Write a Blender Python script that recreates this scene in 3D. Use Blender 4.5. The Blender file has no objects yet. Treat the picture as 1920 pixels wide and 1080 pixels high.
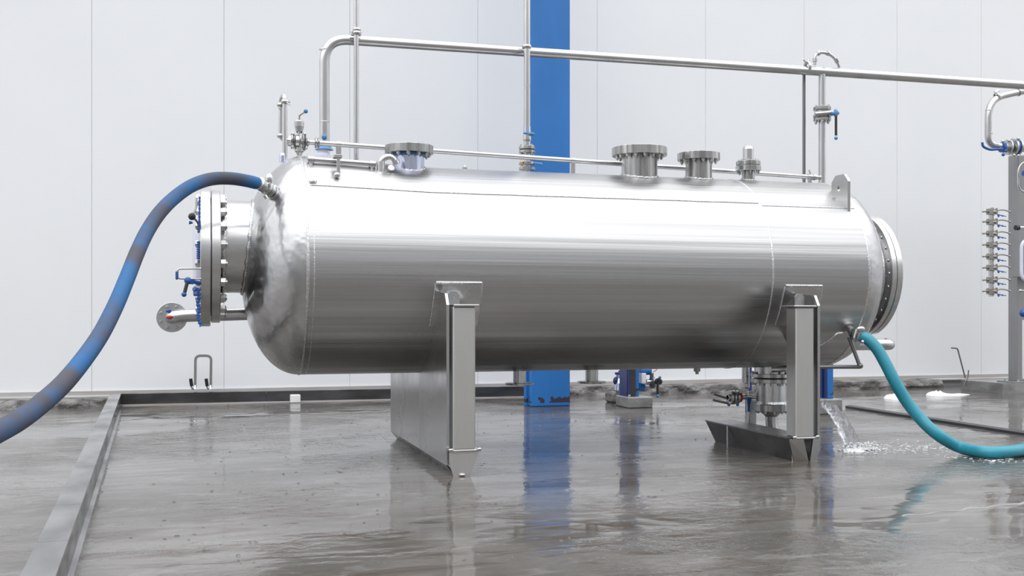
import bpy, math, random
from mathutils import Vector, Matrix, noise
random.seed(4)
R = math.radians
scn = bpy.context.scene
col = scn.collection
# ------------------------------------------------------------ camera
F = 1978.0; CAMH = 0.90; HOR = 590.0
TH = math.atan(575 / F); CT, ST = math.cos(TH), math.sin(TH)
cd = bpy.data.cameras.new('camera'); cam = bpy.data.objects.new('camera', cd); col.objects.link(cam)
cd.sensor_fit = 'HORIZONTAL'; cd.sensor_width = 36; cd.lens = F * 36 / 1920
cd.shift_y = (HOR - 540) / 1920; cd.clip_end = 300
cam.location = (0, 0, CAMH); cam.rotation_euler = (R(90), 0, -TH)
scn.camera = cam
# ------------------------------------------------------------ world: even overcast sky, brighter at the zenith
w = bpy.data.worlds.new('overcast_sky'); scn.world = w; w.use_nodes = True
nt = w.node_tree; nt.nodes.clear()
wo = nt.nodes.new('ShaderNodeOutputWorld'); bg = nt.nodes.new('ShaderNodeBackground')
tc = nt.nodes.new('ShaderNodeTexCoord'); sp = nt.nodes.new('ShaderNodeSeparateXYZ'); rp = nt.nodes.new('ShaderNodeValToRGB')
nt.links.new(tc.outputs['Generated'], sp.inputs[0]); nt.links.new(sp.outputs['Z'], rp.inputs[0])
nt.links.new(rp.outputs[0], bg.inputs[0]); nt.links.new(bg.outputs[0], wo.inputs[0])
e = rp.color_ramp.elements
e[0].position = 0.0; e[0].color = (.26, .265, .28, 1)
e[1].position = 1.0; e[1].color = (.86, .87, .89, 1)
for p_, c_ in ((.12, .34), (.3, .52), (.55, .76)):
    k_ = e.new(p_); k_.color = (c_ * .97, c_ * .98, c_, 1)
bg.inputs[1].default_value = 2.80
vs = scn.view_settings
scn.display_settings.display_device = 'sRGB'
vs.view_transform = 'Standard'; vs.look = 'None'; vs.gamma = 1.0; vs.use_curve_mapping = False
vs.exposure = 0.0
sl = bpy.data.lights.new('soft_sun', 'SUN'); so = bpy.data.objects.new('soft_sun', sl); col.objects.link(so)
sl.energy = 0.5; sl.angle = R(40); so.rotation_euler = (R(38), 0, R(-18)); so.location = (0, -5, 12)

# ------------------------------------------------------------ pixel + depth -> world point
def P(u, v, Y):
    a = (u - 960) / F; t = Y / (CT - ST * a)
    return Vector((t * (CT * a + ST), Y, CAMH + t * (HOR - v) / F))
def XY(u):
    a = (u - 960) / F; return (CT * a + ST) / (CT - ST * a)
def G(u, v, z=0.0):
    t = (CAMH - z) * F / (v - HOR); a = (u - 960) / F
    return Vector((t * (CT * a + ST), t * (CT - ST * a), z))

# ------------------------------------------------------------ materials
def mat(name, color, rough=.5, metal=0.0, noise_amt=0.0, nscale=(8, 8, 8), bump=0.0, bscale=(40, 40, 40), rvar=0.0, color2=None,
        coat=0.0, spec=.5, detail=4, coords='Object', bdist=.01, lo=.35, hi=.65):
    m = bpy.data.materials.new(name); m.use_nodes = True
    n = m.node_tree.nodes; l = m.node_tree.links; b = n['Principled BSDF']
    b.inputs['Base Color'].default_value = (*color, 1); b.inputs['Roughness'].default_value = rough
    b.inputs['Metallic'].default_value = metal; b.inputs['Specular IOR Level'].default_value = spec
    b.inputs['Coat Weight'].default_value = coat; b.inputs['Coat Roughness'].default_value = .05
    t = n.new('ShaderNodeTexCoord')
    if noise_amt or color2 or rvar:
        mp = n.new('ShaderNodeMapping'); mp.inputs['Scale'].default_value = nscale
        tx = n.new('ShaderNodeTexNoise'); tx.inputs['Scale'].default_value = 1; tx.inputs['Detail'].default_value = detail
        l.new(t.outputs[coords], mp.inputs[0]); l.new(mp.outputs[0], tx.inputs[0])
        c2 = color2 or tuple(max(0, x * (1 - noise_amt)) for x in color)
        mr = n.new('ShaderNodeMapRange'); mr.inputs[1].default_value = lo; mr.inputs[2].default_value = hi
        l.new(tx.outputs[0], mr.inputs[0])
        mx = n.new('ShaderNodeMix'); mx.data_type = 'RGBA'
        mx.inputs[6].default_value = (*color, 1); mx.inputs[7].default_value = (*c2, 1)
        l.new(mr.outputs[0], mx.inputs[0]); l.new(mx.outputs[2], b.inputs['Base Color'])
        if rvar:
            r2 = n.new('ShaderNodeMapRange'); r2.inputs[1].default_value = .3; r2.inputs[2].default_value = .7
            r2.inputs[3].default_value = rough - rvar; r2.inputs[4].default_value = rough + rvar
            l.new(tx.outputs[0], r2.inputs[0]); l.new(r2.outputs[0], b.inputs['Roughness'])
    if bump:
        mp = n.new('ShaderNodeMapping'); mp.inputs['Scale'].default_value = bscale
        tx = n.new('ShaderNodeTexNoise'); tx.inputs['Scale'].default_value = 1; tx.inputs['Detail'].default_value = 3
        l.new(t.outputs[coords], mp.inputs[0]); l.new(mp.outputs[0], tx.inputs[0])
        bp = n.new('ShaderNodeBump'); bp.inputs['Strength'].default_value = bump; bp.inputs['Distance'].default_value = bdist
        l.new(tx.outputs[0], bp.inputs['Height']); l.new(bp.outputs[0], b.inputs['Normal'])
    return m
M = {}
M['tank'] = mat('rolled_stainless', (.52, .52, .52), .34, 1, .18, (.22, 22, 22), .32, (.20, 14, 14), .08, bdist=.014)
M['head'] = mat('formed_stainless', (.58, .58, .585), .27, 1, .16, (5, 5, 5), .6, (4.0, 4.0, 4.0), .07, bdist=.03)
M['steel'] = mat('pipe_stainless', (.64, .64, .645), .24, 1, .14, (6, 6, 6), 0, rvar=.06)
M['flange'] = mat('machined_stainless', (.60, .60, .59), .26, 1, .55, (32, 32, 2), 0, rvar=.08)
M['disc'] = mat('brushed_flange_stainless', (.66, .66, .66), .30, 1, .12, (3, 20, 20), 0, rvar=.06)
M['plate'] = mat('plate_stainless', (.55, .55, .55), .26, 1, .12, (4, 4, 1.2), .25, (2.5, 2.5, 2.5), .05, bdist=.01)
M['post'] = mat('satin_post_stainless', (.66, .655, .64), .42, 1, .12, (9, 9, 2), .1, (30, 30, 4), .05)
M['dkplate'] = mat('reflection_darkened_plate', (.24, .24, .24), .3, 1, .25, (4, 4, 4), .2, (3, 3, 3), .05, bdist=.01)  # plate stainless, dim reflection on the right base channel put into the colour
M['bolt'] = mat('bolt_zinc', (.55, .55, .54), .3, 1)
M['weld'] = mat('weld_bead', (.72, .72, .73), .3, 1, .3, (90, 90, 90), .8, (120, 120, 120), .1, bdist=.003)
M['film'] = mat('blue_filmed_steel', (.62, .66, .82), .2, .9, .3, (20, 20, 3), 0, rvar=.08)
M['wrap'] = mat('translucent_white_film', (.72, .74, .84), .3, 0, .1, (12, 12, 12))
M['bluepl'] = mat('blue_plastic', (.03, .12, .42), .35, 0, .3, (30, 30, 30))
M['ltblue'] = mat('light_blue_plastic', (.09, .26, .50), .35, 0, .25, (30, 30, 30))
M['blueball'] = mat('blue_knob', (.05, .22, .42), .3)
M['black'] = mat('black_rubber', (.018, .018, .018), .45)
M['darkst'] = mat('dark_tube', (.22, .22, .22), .35, .9)
M['red'] = mat('red_paint', (.5, .03, .03), .4)
M['fitting'] = mat('dull_fittings', (.38, .37, .34), .35, 1)
M['brass'] = mat('brass', (.55, .38, .14), .3, 1)
M['white'] = mat('white_plastic', (.78, .78, .78), .4)
M['card'] = mat('white_carton', (.8, .8, .79), .6, 0, .1, (20, 20, 20))
M['teal'] = mat('teal_hose_rubber', (.025, .27, .36), .36, 0, .2, (6, 6, 6), spec=.5)
M['hose'] = mat('blue_hose_rubber', (.028, .12, .29), .62, 0, .1, (4, 4, 4), spec=.25, color2=(.075, .078, .10), detail=6, lo=.40, hi=.60)
M['hosewall'] = M['hose']
M['panel'] = mat('white_panel_paint', (.80, .815, .835), .42, 0, .04, (.5, .5, .5))
M['joint'] = mat('panel_joint_grey', (.5, .51, .53), .7)
M['trim'] = mat('galvanised_trim', (.50, .50, .50), .5, .3, .1, (1.5, 6, 20), color2=(.42, .38, .35))
M['conc'] = mat('rough_concrete', (.24, .235, .23), .75, 0, .1, (5, 5, 9), 1.0, (26, 26, 26), color2=(.07, .065, .06), bdist=.03, coat=.1, lo=.42, hi=.6)
M['plinth'] = mat('plinth_concrete', (.26, .26, .255), .55, 0, .1, (5, 5, 9), .4, (30, 30, 30), color2=(.15, .15, .15), coat=.4)
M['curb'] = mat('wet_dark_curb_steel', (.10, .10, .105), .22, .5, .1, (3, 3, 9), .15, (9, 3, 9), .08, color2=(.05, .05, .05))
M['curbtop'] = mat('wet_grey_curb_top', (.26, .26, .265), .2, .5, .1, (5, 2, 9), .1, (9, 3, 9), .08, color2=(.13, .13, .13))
M['foam'] = mat('foam', (.82, .83, .84), .5, 0, 0, bump=.5, bscale=(60, 60, 60))
M['graycol'] = mat('grey_column_steel', (.34, .34, .345), .42, .7, .12, (3, 3, 1.5), .1, (10, 10, 2), .06)
M['opposite'] = mat('grey_cladding', (.50, .505, .51), .6, 0, .15, (.3, 1, .6))
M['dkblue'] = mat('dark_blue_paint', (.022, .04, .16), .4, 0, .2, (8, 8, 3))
M['blackp'] = mat('charcoal_paint', (.04, .04, .043), .4, 0, .2, (8, 8, 8))

def ribs(m):   # faint vertical ribs of the sandwich panel, a fraction of a millimetre deep
    n = m.node_tree.nodes; l = m.node_tree.links
    t = n.new('ShaderNodeTexCoord'); wv = n.new('ShaderNodeTexWave'); wv.wave_type = 'BANDS'; wv.bands_direction = 'X'
    wv.inputs['Scale'].default_value = 8.0; wv.inputs['Distortion'].default_value = 0
    l.new(t.outputs['Object'], wv.inputs[0])
    bp = n.new('ShaderNodeBump'); bp.inputs['Strength'].default_value = .12; bp.inputs['Distance'].default_value = .002
    l.new(wv.outputs[0], bp.inputs['Height']); l.new(bp.outputs[0], n['Principled BSDF'].inputs['Normal'])
ribs(M['panel'])

def blue_column_mat():
    m = mat('blue_column_paint', (.022, .17, .50), .42, 0, .12, (5, 5, 1.5), spec=.5)
    n = m.node_tree.nodes; l = m.node_tree.links; b = n['Principled BSDF']
    src = b.inputs['Base Color'].links[0].from_socket
    t = n.new('ShaderNodeTexCoord'); s = n.new('ShaderNodeSeparateXYZ'); l.new(t.outputs['Object'], s.inputs[0])
    tx = n.new('ShaderNodeTexNoise'); tx.inputs['Scale'].default_value = 9; tx.inputs['Detail'].default_value = 5
    l.new(t.outputs['Object'], tx.inputs[0])
    a = n.new('ShaderNodeMath'); a.operation = 'MULTIPLY_ADD'; a.inputs[1].default_value = .45; l.new(tx.outputs[0], a.inputs[0])
    k = n.new('ShaderNodeMath'); k.operation = 'SUBTRACT'; k.inputs[0].default_value = -.14; l.new(s.outputs['Z'], k.inputs[1]); l.new(k.outputs[0], a.inputs[2])
    g = n.new('ShaderNodeMath'); g.operation = 'GREATER_THAN'; g.inputs[1].default_value = .03; l.new(a.outputs[0], g.inputs[0])
    tb = n.new('ShaderNodeMath'); tb.operation = 'GREATER_THAN'; tb.inputs[1].default_value = .035; l.new(s.outputs['Z'], tb.inputs[0])
    gg = n.new('ShaderNodeMath'); gg.operation = 'MULTIPLY'; l.new(g.outputs[0], gg.inputs[0]); l.new(tb.outputs[0], gg.inputs[1])
    mx = n.new('ShaderNodeMix'); mx.data_type = 'RGBA'; mx.inputs[7].default_value = (.035, .03, .05, 1)
    l.new(src, mx.inputs[6]); l.new(gg.outputs[0], mx.inputs[0]); l.new(mx.outputs[2], b.inputs['Base Color'])
    return m
M['bluecol'] = blue_column_mat()

def floor_mat():
    m = bpy.data.materials.new('wet_concrete_floor'); m.use_nodes = True
    n = m.node_tree.nodes; l = m.node_tree.links; b = n['Principled BSDF']
    t = n.new('ShaderNodeTexCoord')
    def nz(scale, det=5, dist=0, rough=.55):
        mp = n.new('ShaderNodeMapping'); mp.inputs['Scale'].default_value = scale
        x = n.new('ShaderNodeTexNoise'); x.inputs['Scale'].default_value = 1; x.inputs['Detail'].default_value = det
        x.inputs['Distortion'].default_value = dist; x.inputs['Roughness'].default_value = rough
        l.new(t.outputs['Object'], mp.inputs[0]); l.new(mp.outputs[0], x.inputs[0]); return x.outputs[0]
    def mr(s, a, b_, c=0, d=1):
        x = n.new('ShaderNodeMapRange'); x.inputs[1].default_value = a; x.inputs[2].default_value = b_
        x.inputs[3].default_value = c; x.inputs[4].default_value = d; l.new(s, x.inputs[0]); return x.outputs[0]
    def mix(f, c1, c2):
        x = n.new('ShaderNodeMix'); x.data_type = 'RGBA'; l.new(f, x.inputs[0])
        for i, c in ((6, c1), (7, c2)):
            if isinstance(c, tuple): x.inputs[i].default_value = (*c, 1)
            else: l.new(c, x.inputs[i])
        return x.outputs[2]
    c = mix(mr(nz((.9, 1.3, 1), 6, .6), .38, .62), (.145, .135, .122), (.062, .055, .045))
    c = mix(mr(nz((1.3, 5.0, 1), 6, 1.2), .50, .62, 0, .9), c, (.060, .042, .028))
    c = mix(mr(nz((3.5, 9, 1), 5, .8), .56, .66, 0, .6), c, (.19, .185, .175))
    c = mix(mr(nz((40, 40, 1), 3), .45, .7, 0, .35), c, (.09, .088, .084))
    l.new(c, b.inputs['Base Color'])
    b.inputs['Roughness'].default_value = .5
    b.inputs['Specular IOR Level'].default_value = .3
    b.inputs['Coat Weight'].default_value = 1; b.inputs['Coat IOR'].default_value = 1.45
    film = mr(nz((.55, 1.1, 1), 5, .5), .40, .60)
    l.new(mr(film, 0, 1, .06, .012), b.inputs['Coat Roughness'])
    l.new(mr(film, 0, 1, .72, 1), b.inputs['Coat Weight'])
    # ripples of the thin water film
    r1 = nz((13, 17, 1), 4, .5); r2 = nz((60, 60, 1), 2, .2); r3 = nz((1.3, 2.2, 1), 2, .8)
    am = mr(nz((.7, .9, 1), 3, .5), .44, .60, .04, .9)
    ad = n.new('ShaderNodeMath'); ad.operation = 'MULTIPLY'; l.new(r2, ad.inputs[0]); ad.inputs[1].default_value = .16
    a2 = n.new('ShaderNodeMath'); a2.operation = 'ADD'; l.new(ad.outputs[0], a2.inputs[0]); l.new(r1, a2.inputs[1])
    a3 = n.new('ShaderNodeMath'); a3.operation = 'MULTIPLY'; l.new(a2.outputs[0], a3.inputs[0]); l.new(am, a3.inputs[1])
    a4 = n.new('ShaderNodeMath'); a4.operation = 'ADD'; l.new(a3.outputs[0], a4.inputs[0]); l.new(r3, a4.inputs[1])
    bp = n.new('ShaderNodeBump'); bp.inputs['Strength'].default_value = 1; bp.inputs['Distance'].default_value = .0068
    l.new(a4.outputs[0], bp.inputs['Height']); l.new(bp.outputs[0], b.inputs['Coat Normal'])
    b2 = n.new('ShaderNodeBump'); b2.inputs['Strength'].default_value = .5; b2.inputs['Distance'].default_value = .004
    l.new(nz((30, 30, 1), 4), b2.inputs['Height']); l.new(b2.outputs[0], b.inputs['Normal'])
    return m
M['floor'] = floor_mat()

def water_mat():
    m = bpy.data.materials.new('clear_water'); m.use_nodes = True
    n = m.node_tree.nodes; l = m.node_tree.links; b = n['Principled BSDF']
    b.inputs['Base Color'].default_value = (.97, .98, 1, 1); b.inputs['Roughness'].default_value = .06
    b.inputs['Transmission Weight'].default_value = 1; b.inputs['IOR'].default_value = 1.33
    t = n.new('ShaderNodeTexCoord'); mp = n.new('ShaderNodeMapping'); mp.inputs['Scale'].default_value = (35, 35, 9)
    x = n.new('ShaderNodeTexNoise'); x.inputs['Scale'].default_value = 1; x.inputs['Detail'].default_value = 3
    l.new(t.outputs['Object'], mp.inputs[0]); l.new(mp.outputs[0], x.inputs[0])
    bp = n.new('ShaderNodeBump'); bp.inputs['Strength'].default_value = .7; bp.inputs['Distance'].default_value = .01
    l.new(x.outputs[0], bp.inputs['Height']); l.new(bp.outputs[0], b.inputs['Normal'])
    return m
M['water'] = water_mat()

# ------------------------------------------------------------ mesh builder
def frame(d):
    d = Vector(d).normalized()
    up = Vector((0, 0, 1)) if abs(d.z) < .9 else Vector((0, 1, 0))
    a = d.cross(up).normalized(); return a, d.cross(a).normalized(), d
class MB:
    def __init__(s): s.v = []; s.f = []; s.sm = []
    def add(s, vs_, fs, smooth):
        o = len(s.v); s.v += [Vector(x) for x in vs_]
        for q in fs: s.f.append([i + o for i in q]); s.sm.append(smooth)
        return s
    def box(s, x0, y0, z0, x1, y1, z1):
        v = [(x, y, z) for x in (x0, x1) for y in (y0, y1) for z in (z0, z1)]
        return s.add(v, [(0, 1, 3, 2), (4, 6, 7, 5), (0, 4, 5, 1), (2, 3, 7, 6), (0, 2, 6, 4), (1, 5, 7, 3)], False)
    def bbox(s, x0, y0, z0, x1, y1, z1, b=.003):   # box with chamfered edges
        import itertools
        x0, x1 = sorted((x0, x1)); y0, y1 = sorted((y0, y1)); z0, z1 = sorted((z0, z1))
        b = min(b, (x1 - x0) / 3, (y1 - y0) / 3, (z1 - z0) / 3)
        V = {}; vl = []
        for i in (0, 1):
            for j in (0, 1):
                for k in (0, 1):
                    X = (x0, x1)[i]; Y = (y0, y1)[j]; Z = (z0, z1)[k]
                    xi = X + (b if i == 0 else -b); yi = Y + (b if j == 0 else -b); zi = Z + (b if k == 0 else -b)
                    for ax, c in ((0, (X, yi, zi)), (1, (xi, Y, zi)), (2, (xi, yi, Z))):
                        V[(i, j, k, ax)] = len(vl); vl.append(c)
        fs = []
        for ax in range(3):
            for side in (0, 1):
                o = [a for a in range(3) if a != ax]
                q = []
                for p, r in ((0, 0), (1, 0), (1, 1), (0, 1)):
                    c = [0, 0, 0]; c[ax] = side; c[o[0]] = p; c[o[1]] = r; q.append(V[(*c, ax)])
                fs.append(q)
        for ax in range(3):
            o = [a for a in range(3) if a != ax]
            for p in (0, 1):
                for r in (0, 1):
                    c0 = [0, 0, 0]; c0[o[0]] = p; c0[o[1]] = r; c1 = list(c0); c1[ax] = 1
                    fs.append([V[(*c0, o[0])], V[(*c1, o[0])], V[(*c1, o[1])], V[(*c0, o[1])]])
        for i in (0, 1):
            for j in (0, 1):
                for k in (0, 1): fs.append([V[(i, j, k, 0)], V[(i, j, k, 1)], V[(i, j, k, 2)]])
        return s.add(vl, fs, False)
    def lathe(s, o, d, prof, n=32, smooth=True, caps=True, sharp=True):
        a, b, d = frame(d); o = Vector(o)
        vs_, fs = [], []
        pr = []
        for i, (h, r) in enumerate(prof): pr.append((h, r))
        for i in range(len(pr) - 1):   # separate rings per segment keep edges crisp
            (h0, r0), (h1, r1) = pr[i], pr[i + 1]
            if sharp or i == 0:
                base = len(vs_)
                for k in range(n):
                    t = 2 * math.pi * k / n; vs_.append(o + d * h0 + (a * math.cos(t) + b * math.sin(t)) * r0)
            nb = len(vs_)
            for k in range(n):
                t = 2 * math.pi * k / n; vs_.append(o + d * h1 + (a * math.cos(t) + b * math.sin(t)) * r1)
            for k in range(n): fs.append((base + k, base + (k + 1) % n, nb + (k + 1) % n, nb + k))
            base = nb
        s.add(vs_, fs, smooth)
        if caps:
            for h, r in (pr[0], pr[-1]):
                if r > 1e-5: s.add([o + d * h + (a * math.cos(2 * math.pi * k / n) + b * math.sin(2 * math.pi * k / n)) * r for k in range(n)], [tuple(range(n))], False)
        return s
    def cyl(s, p0, p1, r, n=20, r1=None):
        p0 = Vector(p0); p1 = Vector(p1)
        return s.lathe(p0, p1 - p0, [(0, r), ((p1 - p0).length, r if r1 is None else r1)], n)
    def tube(s, pts, r, n=14, cap=True, rf=None):
        pts = [Vector(p) for p in pts]
        T = []
        for i in range(len(pts)):
            q = pts[min(i + 1, len(pts) - 1)] - pts[max(i - 1, 0)]; T.append(q.normalized())
        a, b, _ = frame(T[0]); vs_, fs = [], []
        for i, p in enumerate(pts):
            a = (a - T[i] * a.dot(T[i])).normalized(); b = T[i].cross(a)
            rr = rf(i / (len(pts) - 1), i) if rf else r
            for k in range(n):
                t = 2 * math.pi * k / n; vs_.append(p + (a * math.cos(t) + b * math.sin(t)) * rr)
        for i in range(len(pts) - 1):
            for k in range(n): fs.append((i * n + k, i * n + (k + 1) % n, (i + 1) * n + (k + 1) % n, (i + 1) * n + k))
        s.add(vs_, fs, True)
        if cap:
            s.add(vs_[:n], [tuple(range(n))], False); s.add(vs_[-n:], [tuple(range(n))], False)
        return s
    def sphere(s, c, r, n=16, m=10, sc=(1, 1, 1)):
        c = Vector(c); vs_, fs = [], []
        for i in range(m + 1):
            ph = math.pi * i / m
            for k in range(n):
                t = 2 * math.pi * k / n
                vs_.append(c + Vector((r * math.sin(ph) * math.cos(t) * sc[0], r * math.sin(ph) * math.sin(t) * sc[1], r * math.cos(ph) * sc[2])))
        for i in range(m):
            for k in range(n): fs.append((i * n + k, i * n + (k + 1) % n, (i + 1) * n + (k + 1) % n, (i + 1) * n + k))
        return s.add(vs_, fs, True)
    def prism(s, pts, d):   # closed planar polygon pushed along d
        n = len(pts); p = [Vector(x) for x in pts]; q = [x + Vector(d) for x in p]
        s.add(p + q, [(i, (i + 1) % n, n + (i + 1) % n, n + i) for i in range(n)], False)
        s.add(p, [tuple(range(n))], False); return s.add(q, [tuple(range(n))], False)
    def hexbolt(s, o, d, r, h, shaft=0):
        a, b, d = frame(d); s.lathe(o, d, [(0, r), (h * .85, r), (h, r * .85)], 6, smooth=False)
        if shaft: s.lathe(Vector(o) + d * h, d, [(0, r * .5), (shaft, r * .5)], 8)
        return s
    def mesh(s, name, m, origin=(0, 0, 0)):
        me = bpy.data.meshes.new(name); O = Vector(origin)
        me.from_pydata([tuple(v - O) for v in s.v], [], s.f); me.validate()
        import bmesh
        bm = bmesh.new(); bm.from_mesh(me)
        bmesh.ops.remove_doubles(bm, verts=bm.verts, dist=1e-7) if False else None
        bmesh.ops.recalc_face_normals(bm, faces=bm.faces); bm.to_mesh(me); bm.free()
        if len(s.sm) == len(me.polygons): me.polygons.foreach_set('use_smooth', s.sm)
        me.materials.append(m); return me

ORG = {}
def tag(o, label=None, cat=None, group=None, kind=None):
    if label: o['label'] = label
    if cat: o['category'] = cat
    if group: o['group'] = group
    if kind: o['kind'] = kind
    return o
def thing(name, loc, label, cat, group=None):
    if name == 'equipment_post': group = 'short equipment posts behind the tank'
    o = bpy.data.objects.new(name, None); col.objects.link(o); o.location = loc; o.empty_display_size = .1
    ORG[o.name] = Vector(loc); return tag(o, label, cat, group)
def part(name, mb, m, parent, label=None, kind=None):
    og = ORG[parent.name]
    me = mb.mesh(name, M[m], og); o = bpy.data.objects.new(name, me); col.objects.link(o); o.parent = parent
    ORG[o.name] = og; return tag(o, label, kind=kind)
def solo(name, mb, m, loc, label, cat, group=None, kind=None):
    me = mb.mesh(name, M[m], loc); o = bpy.data.objects.new(name, me); col.objects.link(o); o.location = loc
    ORG[o.name] = Vector(loc); return tag(o, label, cat, group, kind)
def struct(name, mb, m, loc=(0, 0, 0)):
    me = mb.mesh(name, M[m], loc); o = bpy.data.objects.new(name, me); col.objects.link(o); o.location = loc
    ORG[o.name] = Vector(loc); o['kind'] = 'structure'; return o
def at(me_obj_name, me, parent, pos, d=None):
    o = bpy.data.objects.new(me_obj_name, me); col.objects.link(o); o.parent = parent
    base = ORG[parent.name]; o.location = Vector(pos) - base
    if d is not None: o.rotation_euler = Vector(d).to_track_quat('Z', 'Y').to_euler()
    ORG[o.name] = base; return o
BOLT = {}
def bolt_mesh(r, h, sh):
    k = (round(r, 4), round(h, 4), round(sh, 4))
    if k not in BOLT: BOLT[k] = MB().hexbolt((0, 0, 0), (0, 0, 1), r, h, sh).mesh('bolt', M['bolt'])
    return BOLT[k]
def bolts(parent, c, d, R_, n, r, h, sh=.0, ph=0, name='bolt'):
    a, b, d = frame(d); me = bolt_mesh(r, h, sh)
    for k in range(n):
        t = 2 * math.pi * (k + ph) / n
        at(name, me, parent, Vector(c) + (a * math.cos(t) + b * math.sin(t)) * R_, d)
def disc(c, d, r, th, bev=.003, hole=0, n=48):
    pr = [(0, hole), (0, r - bev), (bev, r), (th - bev, r), (th, r - bev), (th, hole)]
    return MB().lathe(c, d, pr, n, caps=False)
def fillet(pts, r, n=7):
    pts = [Vector(p) for p in pts]; out = [pts[0]]
    for i in range(1, len(pts) - 1):
        p = pts[i]; a = pts[i - 1] - p; b = pts[i + 1] - p
        k = min(r, a.length * .49, b.length * .49); A = p + a.normalized() * k; B = p + b.normalized() * k
        for j in range(n + 1):
            t = j / n; out.append(A * (1 - t) ** 2 + p * 2 * t * (1 - t) + B * t * t)
    return out + [pts[-1]]
def spline(pts, n=12):
    p = [Vector(x) for x in pts]; p = [p[0] * 2 - p[1]] + p + [p[-1] * 2 - p[-2]]; out = []
    for i in range(1, len(p) - 2):
        for j in range(n):
            t = j / n; a, b, c, d = p[i - 1], p[i], p[i + 1], p[i + 2]
            out.append(.5 * ((2 * b) + (c - a) * t + (2 * a - 5 * b + 4 * c - d) * t * t + (3 * b - a - 3 * c + d) * t ** 3))
    return out + [p[-2]]
def resample(pts, step):
    L = [0]
    for i in range(1, len(pts)): L.append(L[-1] + (pts[i] - pts[i - 1]).length)
    n = max(2, int(L[-1] / step)); out = []; j = 0
    for i in range(n + 1):
        s = L[-1] * i / n
        while j < len(L) - 2 and L[j + 1] < s: j += 1
        t = (s - L[j]) / max(1e-9, L[j + 1] - L[j]); out.append(pts[j].lerp(pts[j + 1], t))
    return out

# ============================================================ STRUCTURE
fl = MB(); fl.add([(-25, -25, 0), (35, -25, 0), (35, 12, 0), (-25, 12, 0)], [(0, 1, 2, 3)], False)
struct('floor', fl, 'floor')
YW = 11.3; ZP = .135
wb = MB().box(-8, YW + .03, 0, 22, YW + .2, 8)
wall = struct('wall_back', wb, 'joint')
us = [172, 420, 656, 896, 1120, 1323, 1508, 1682, 1840]
xs = [XY(u) * YW for u in us]
xs = [xs[0] - 1.3 * k for k in (5, 4, 3, 2, 1)] + xs + [xs[-1] + 1.3 * k for k in range(1, 9)]
for i in range(len(xs) - 1):
    part('wall_panel', MB().bbox(xs[i] + .0012, YW, ZP, xs[i + 1] - .0012, YW + .032, 8, .002), 'panel', wall)
bb = MB().box(-8, YW - .03, ZP - .035, 20, YW + .03, ZP - .001)
bb.prism([(-8, YW - .06, ZP - .06), (-8, YW - .06, ZP - .048), (-8, YW - .03, ZP - .036), (-8, YW, ZP - .036), (-8, YW, ZP - .06)], (28, 0, 0))
struct('baseboard_back', bb, 'trim')
def rough_strip(x0, x1, y0, y1, z, seed, amp=.02):
    mb = MB(); nx = int((x1 - x0) / .035); prof = [(y0, 0), (y0, z * .3), (y0 + .01, z * .65), (y0 + .02, z * .93), (y0 + .05, z), ((y0 + y1) / 2, z), (y1, z)]
    vs_ = []
    for i in range(nx + 1):
        x = x0 + (x1 - x0) * i / nx
        for j, (y, zz) in enumerate(prof):
            nn = noise.fractal(Vector((x * 3 + seed, y * 4, zz * 14)), 1.0, 2.0, 4)
            nb = noise.noise(Vector((x * 9 + seed, 3.1, zz * 20)))
            k = 0 if j == 0 else 1
            vs_.append((x, y + (nn * amp * 1.6 + nb * amp * .7) * (1 if j < 5 else 0), max(0, zz + k * nn * amp * .45 * (j > 2))))
    m = len(prof)
    fs = [(i * m + j, (i + 1) * m + j, (i + 1) * m + j + 1, i * m + j + 1) for i in range(nx) for j in range(m - 1)]
    return mb.add(vs_, fs, False)
ob = MB().box(-30, -16.5, 0, 34, -16, 11.3)
struct('wall_front', ob, 'opposite')
oc = MB().box(-30, -16.6, 11.3, 34, -15.7, 11.7)
for k in range(9): oc.box(-28 + k * 7, -16.0, 0, -27.6 + k * 7, -15.8, 11.3)
struct('trim_4', oc, 'graycol')
t1 = struct('trim_1', rough_strip(-6, -.915, 10.98, 11.28, .075, 3, .012), 'conc')
for (x0, x1, y, zt, sd) in ((-1.88, -1.42, 10.87, .085, 1), (-1.40, -1.06, 10.89, .088, 5), (-2.9, -2.35, 10.93, .07, 9)):
    s_ = MB(); n1, n2 = 14, 7; vs_ = []
    for i in range(n1 + 1):
        for j in range(n2 + 1):
            a = i / n1; b = j / n2
            x = x0 + (x1 - x0) * a; tp = min(1, 6 * a, 6 * (1 - a)) ** .5
            ang = b * math.pi / 2
            yy = y + .10 * (1 - math.cos(ang)) + .012 * noise.noise(Vector((x * 12, b * 3, sd)))
            zz = zt * tp * math.sin(ang) ** .6 + .006 * noise.noise(Vector((x * 14, b * 5, sd + 2))) * (j > 0)
            vs_.append((x, yy + (1 - tp) * .05, max(0, zz)))
    s_.add(vs_, [(i * (n2 + 1) + j, (i + 1) * (n2 + 1) + j, (i + 1) * (n2 + 1) + j + 1, i * (n2 + 1) + j + 1) for i in range(n1) for j in range(n2)], False)
    part('stone', s_, 'conc', t1)
struct('trim_2', rough_strip(3.3, 8.75, 11.02, 11.29, .098, 7, .016), 'conc')
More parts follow.
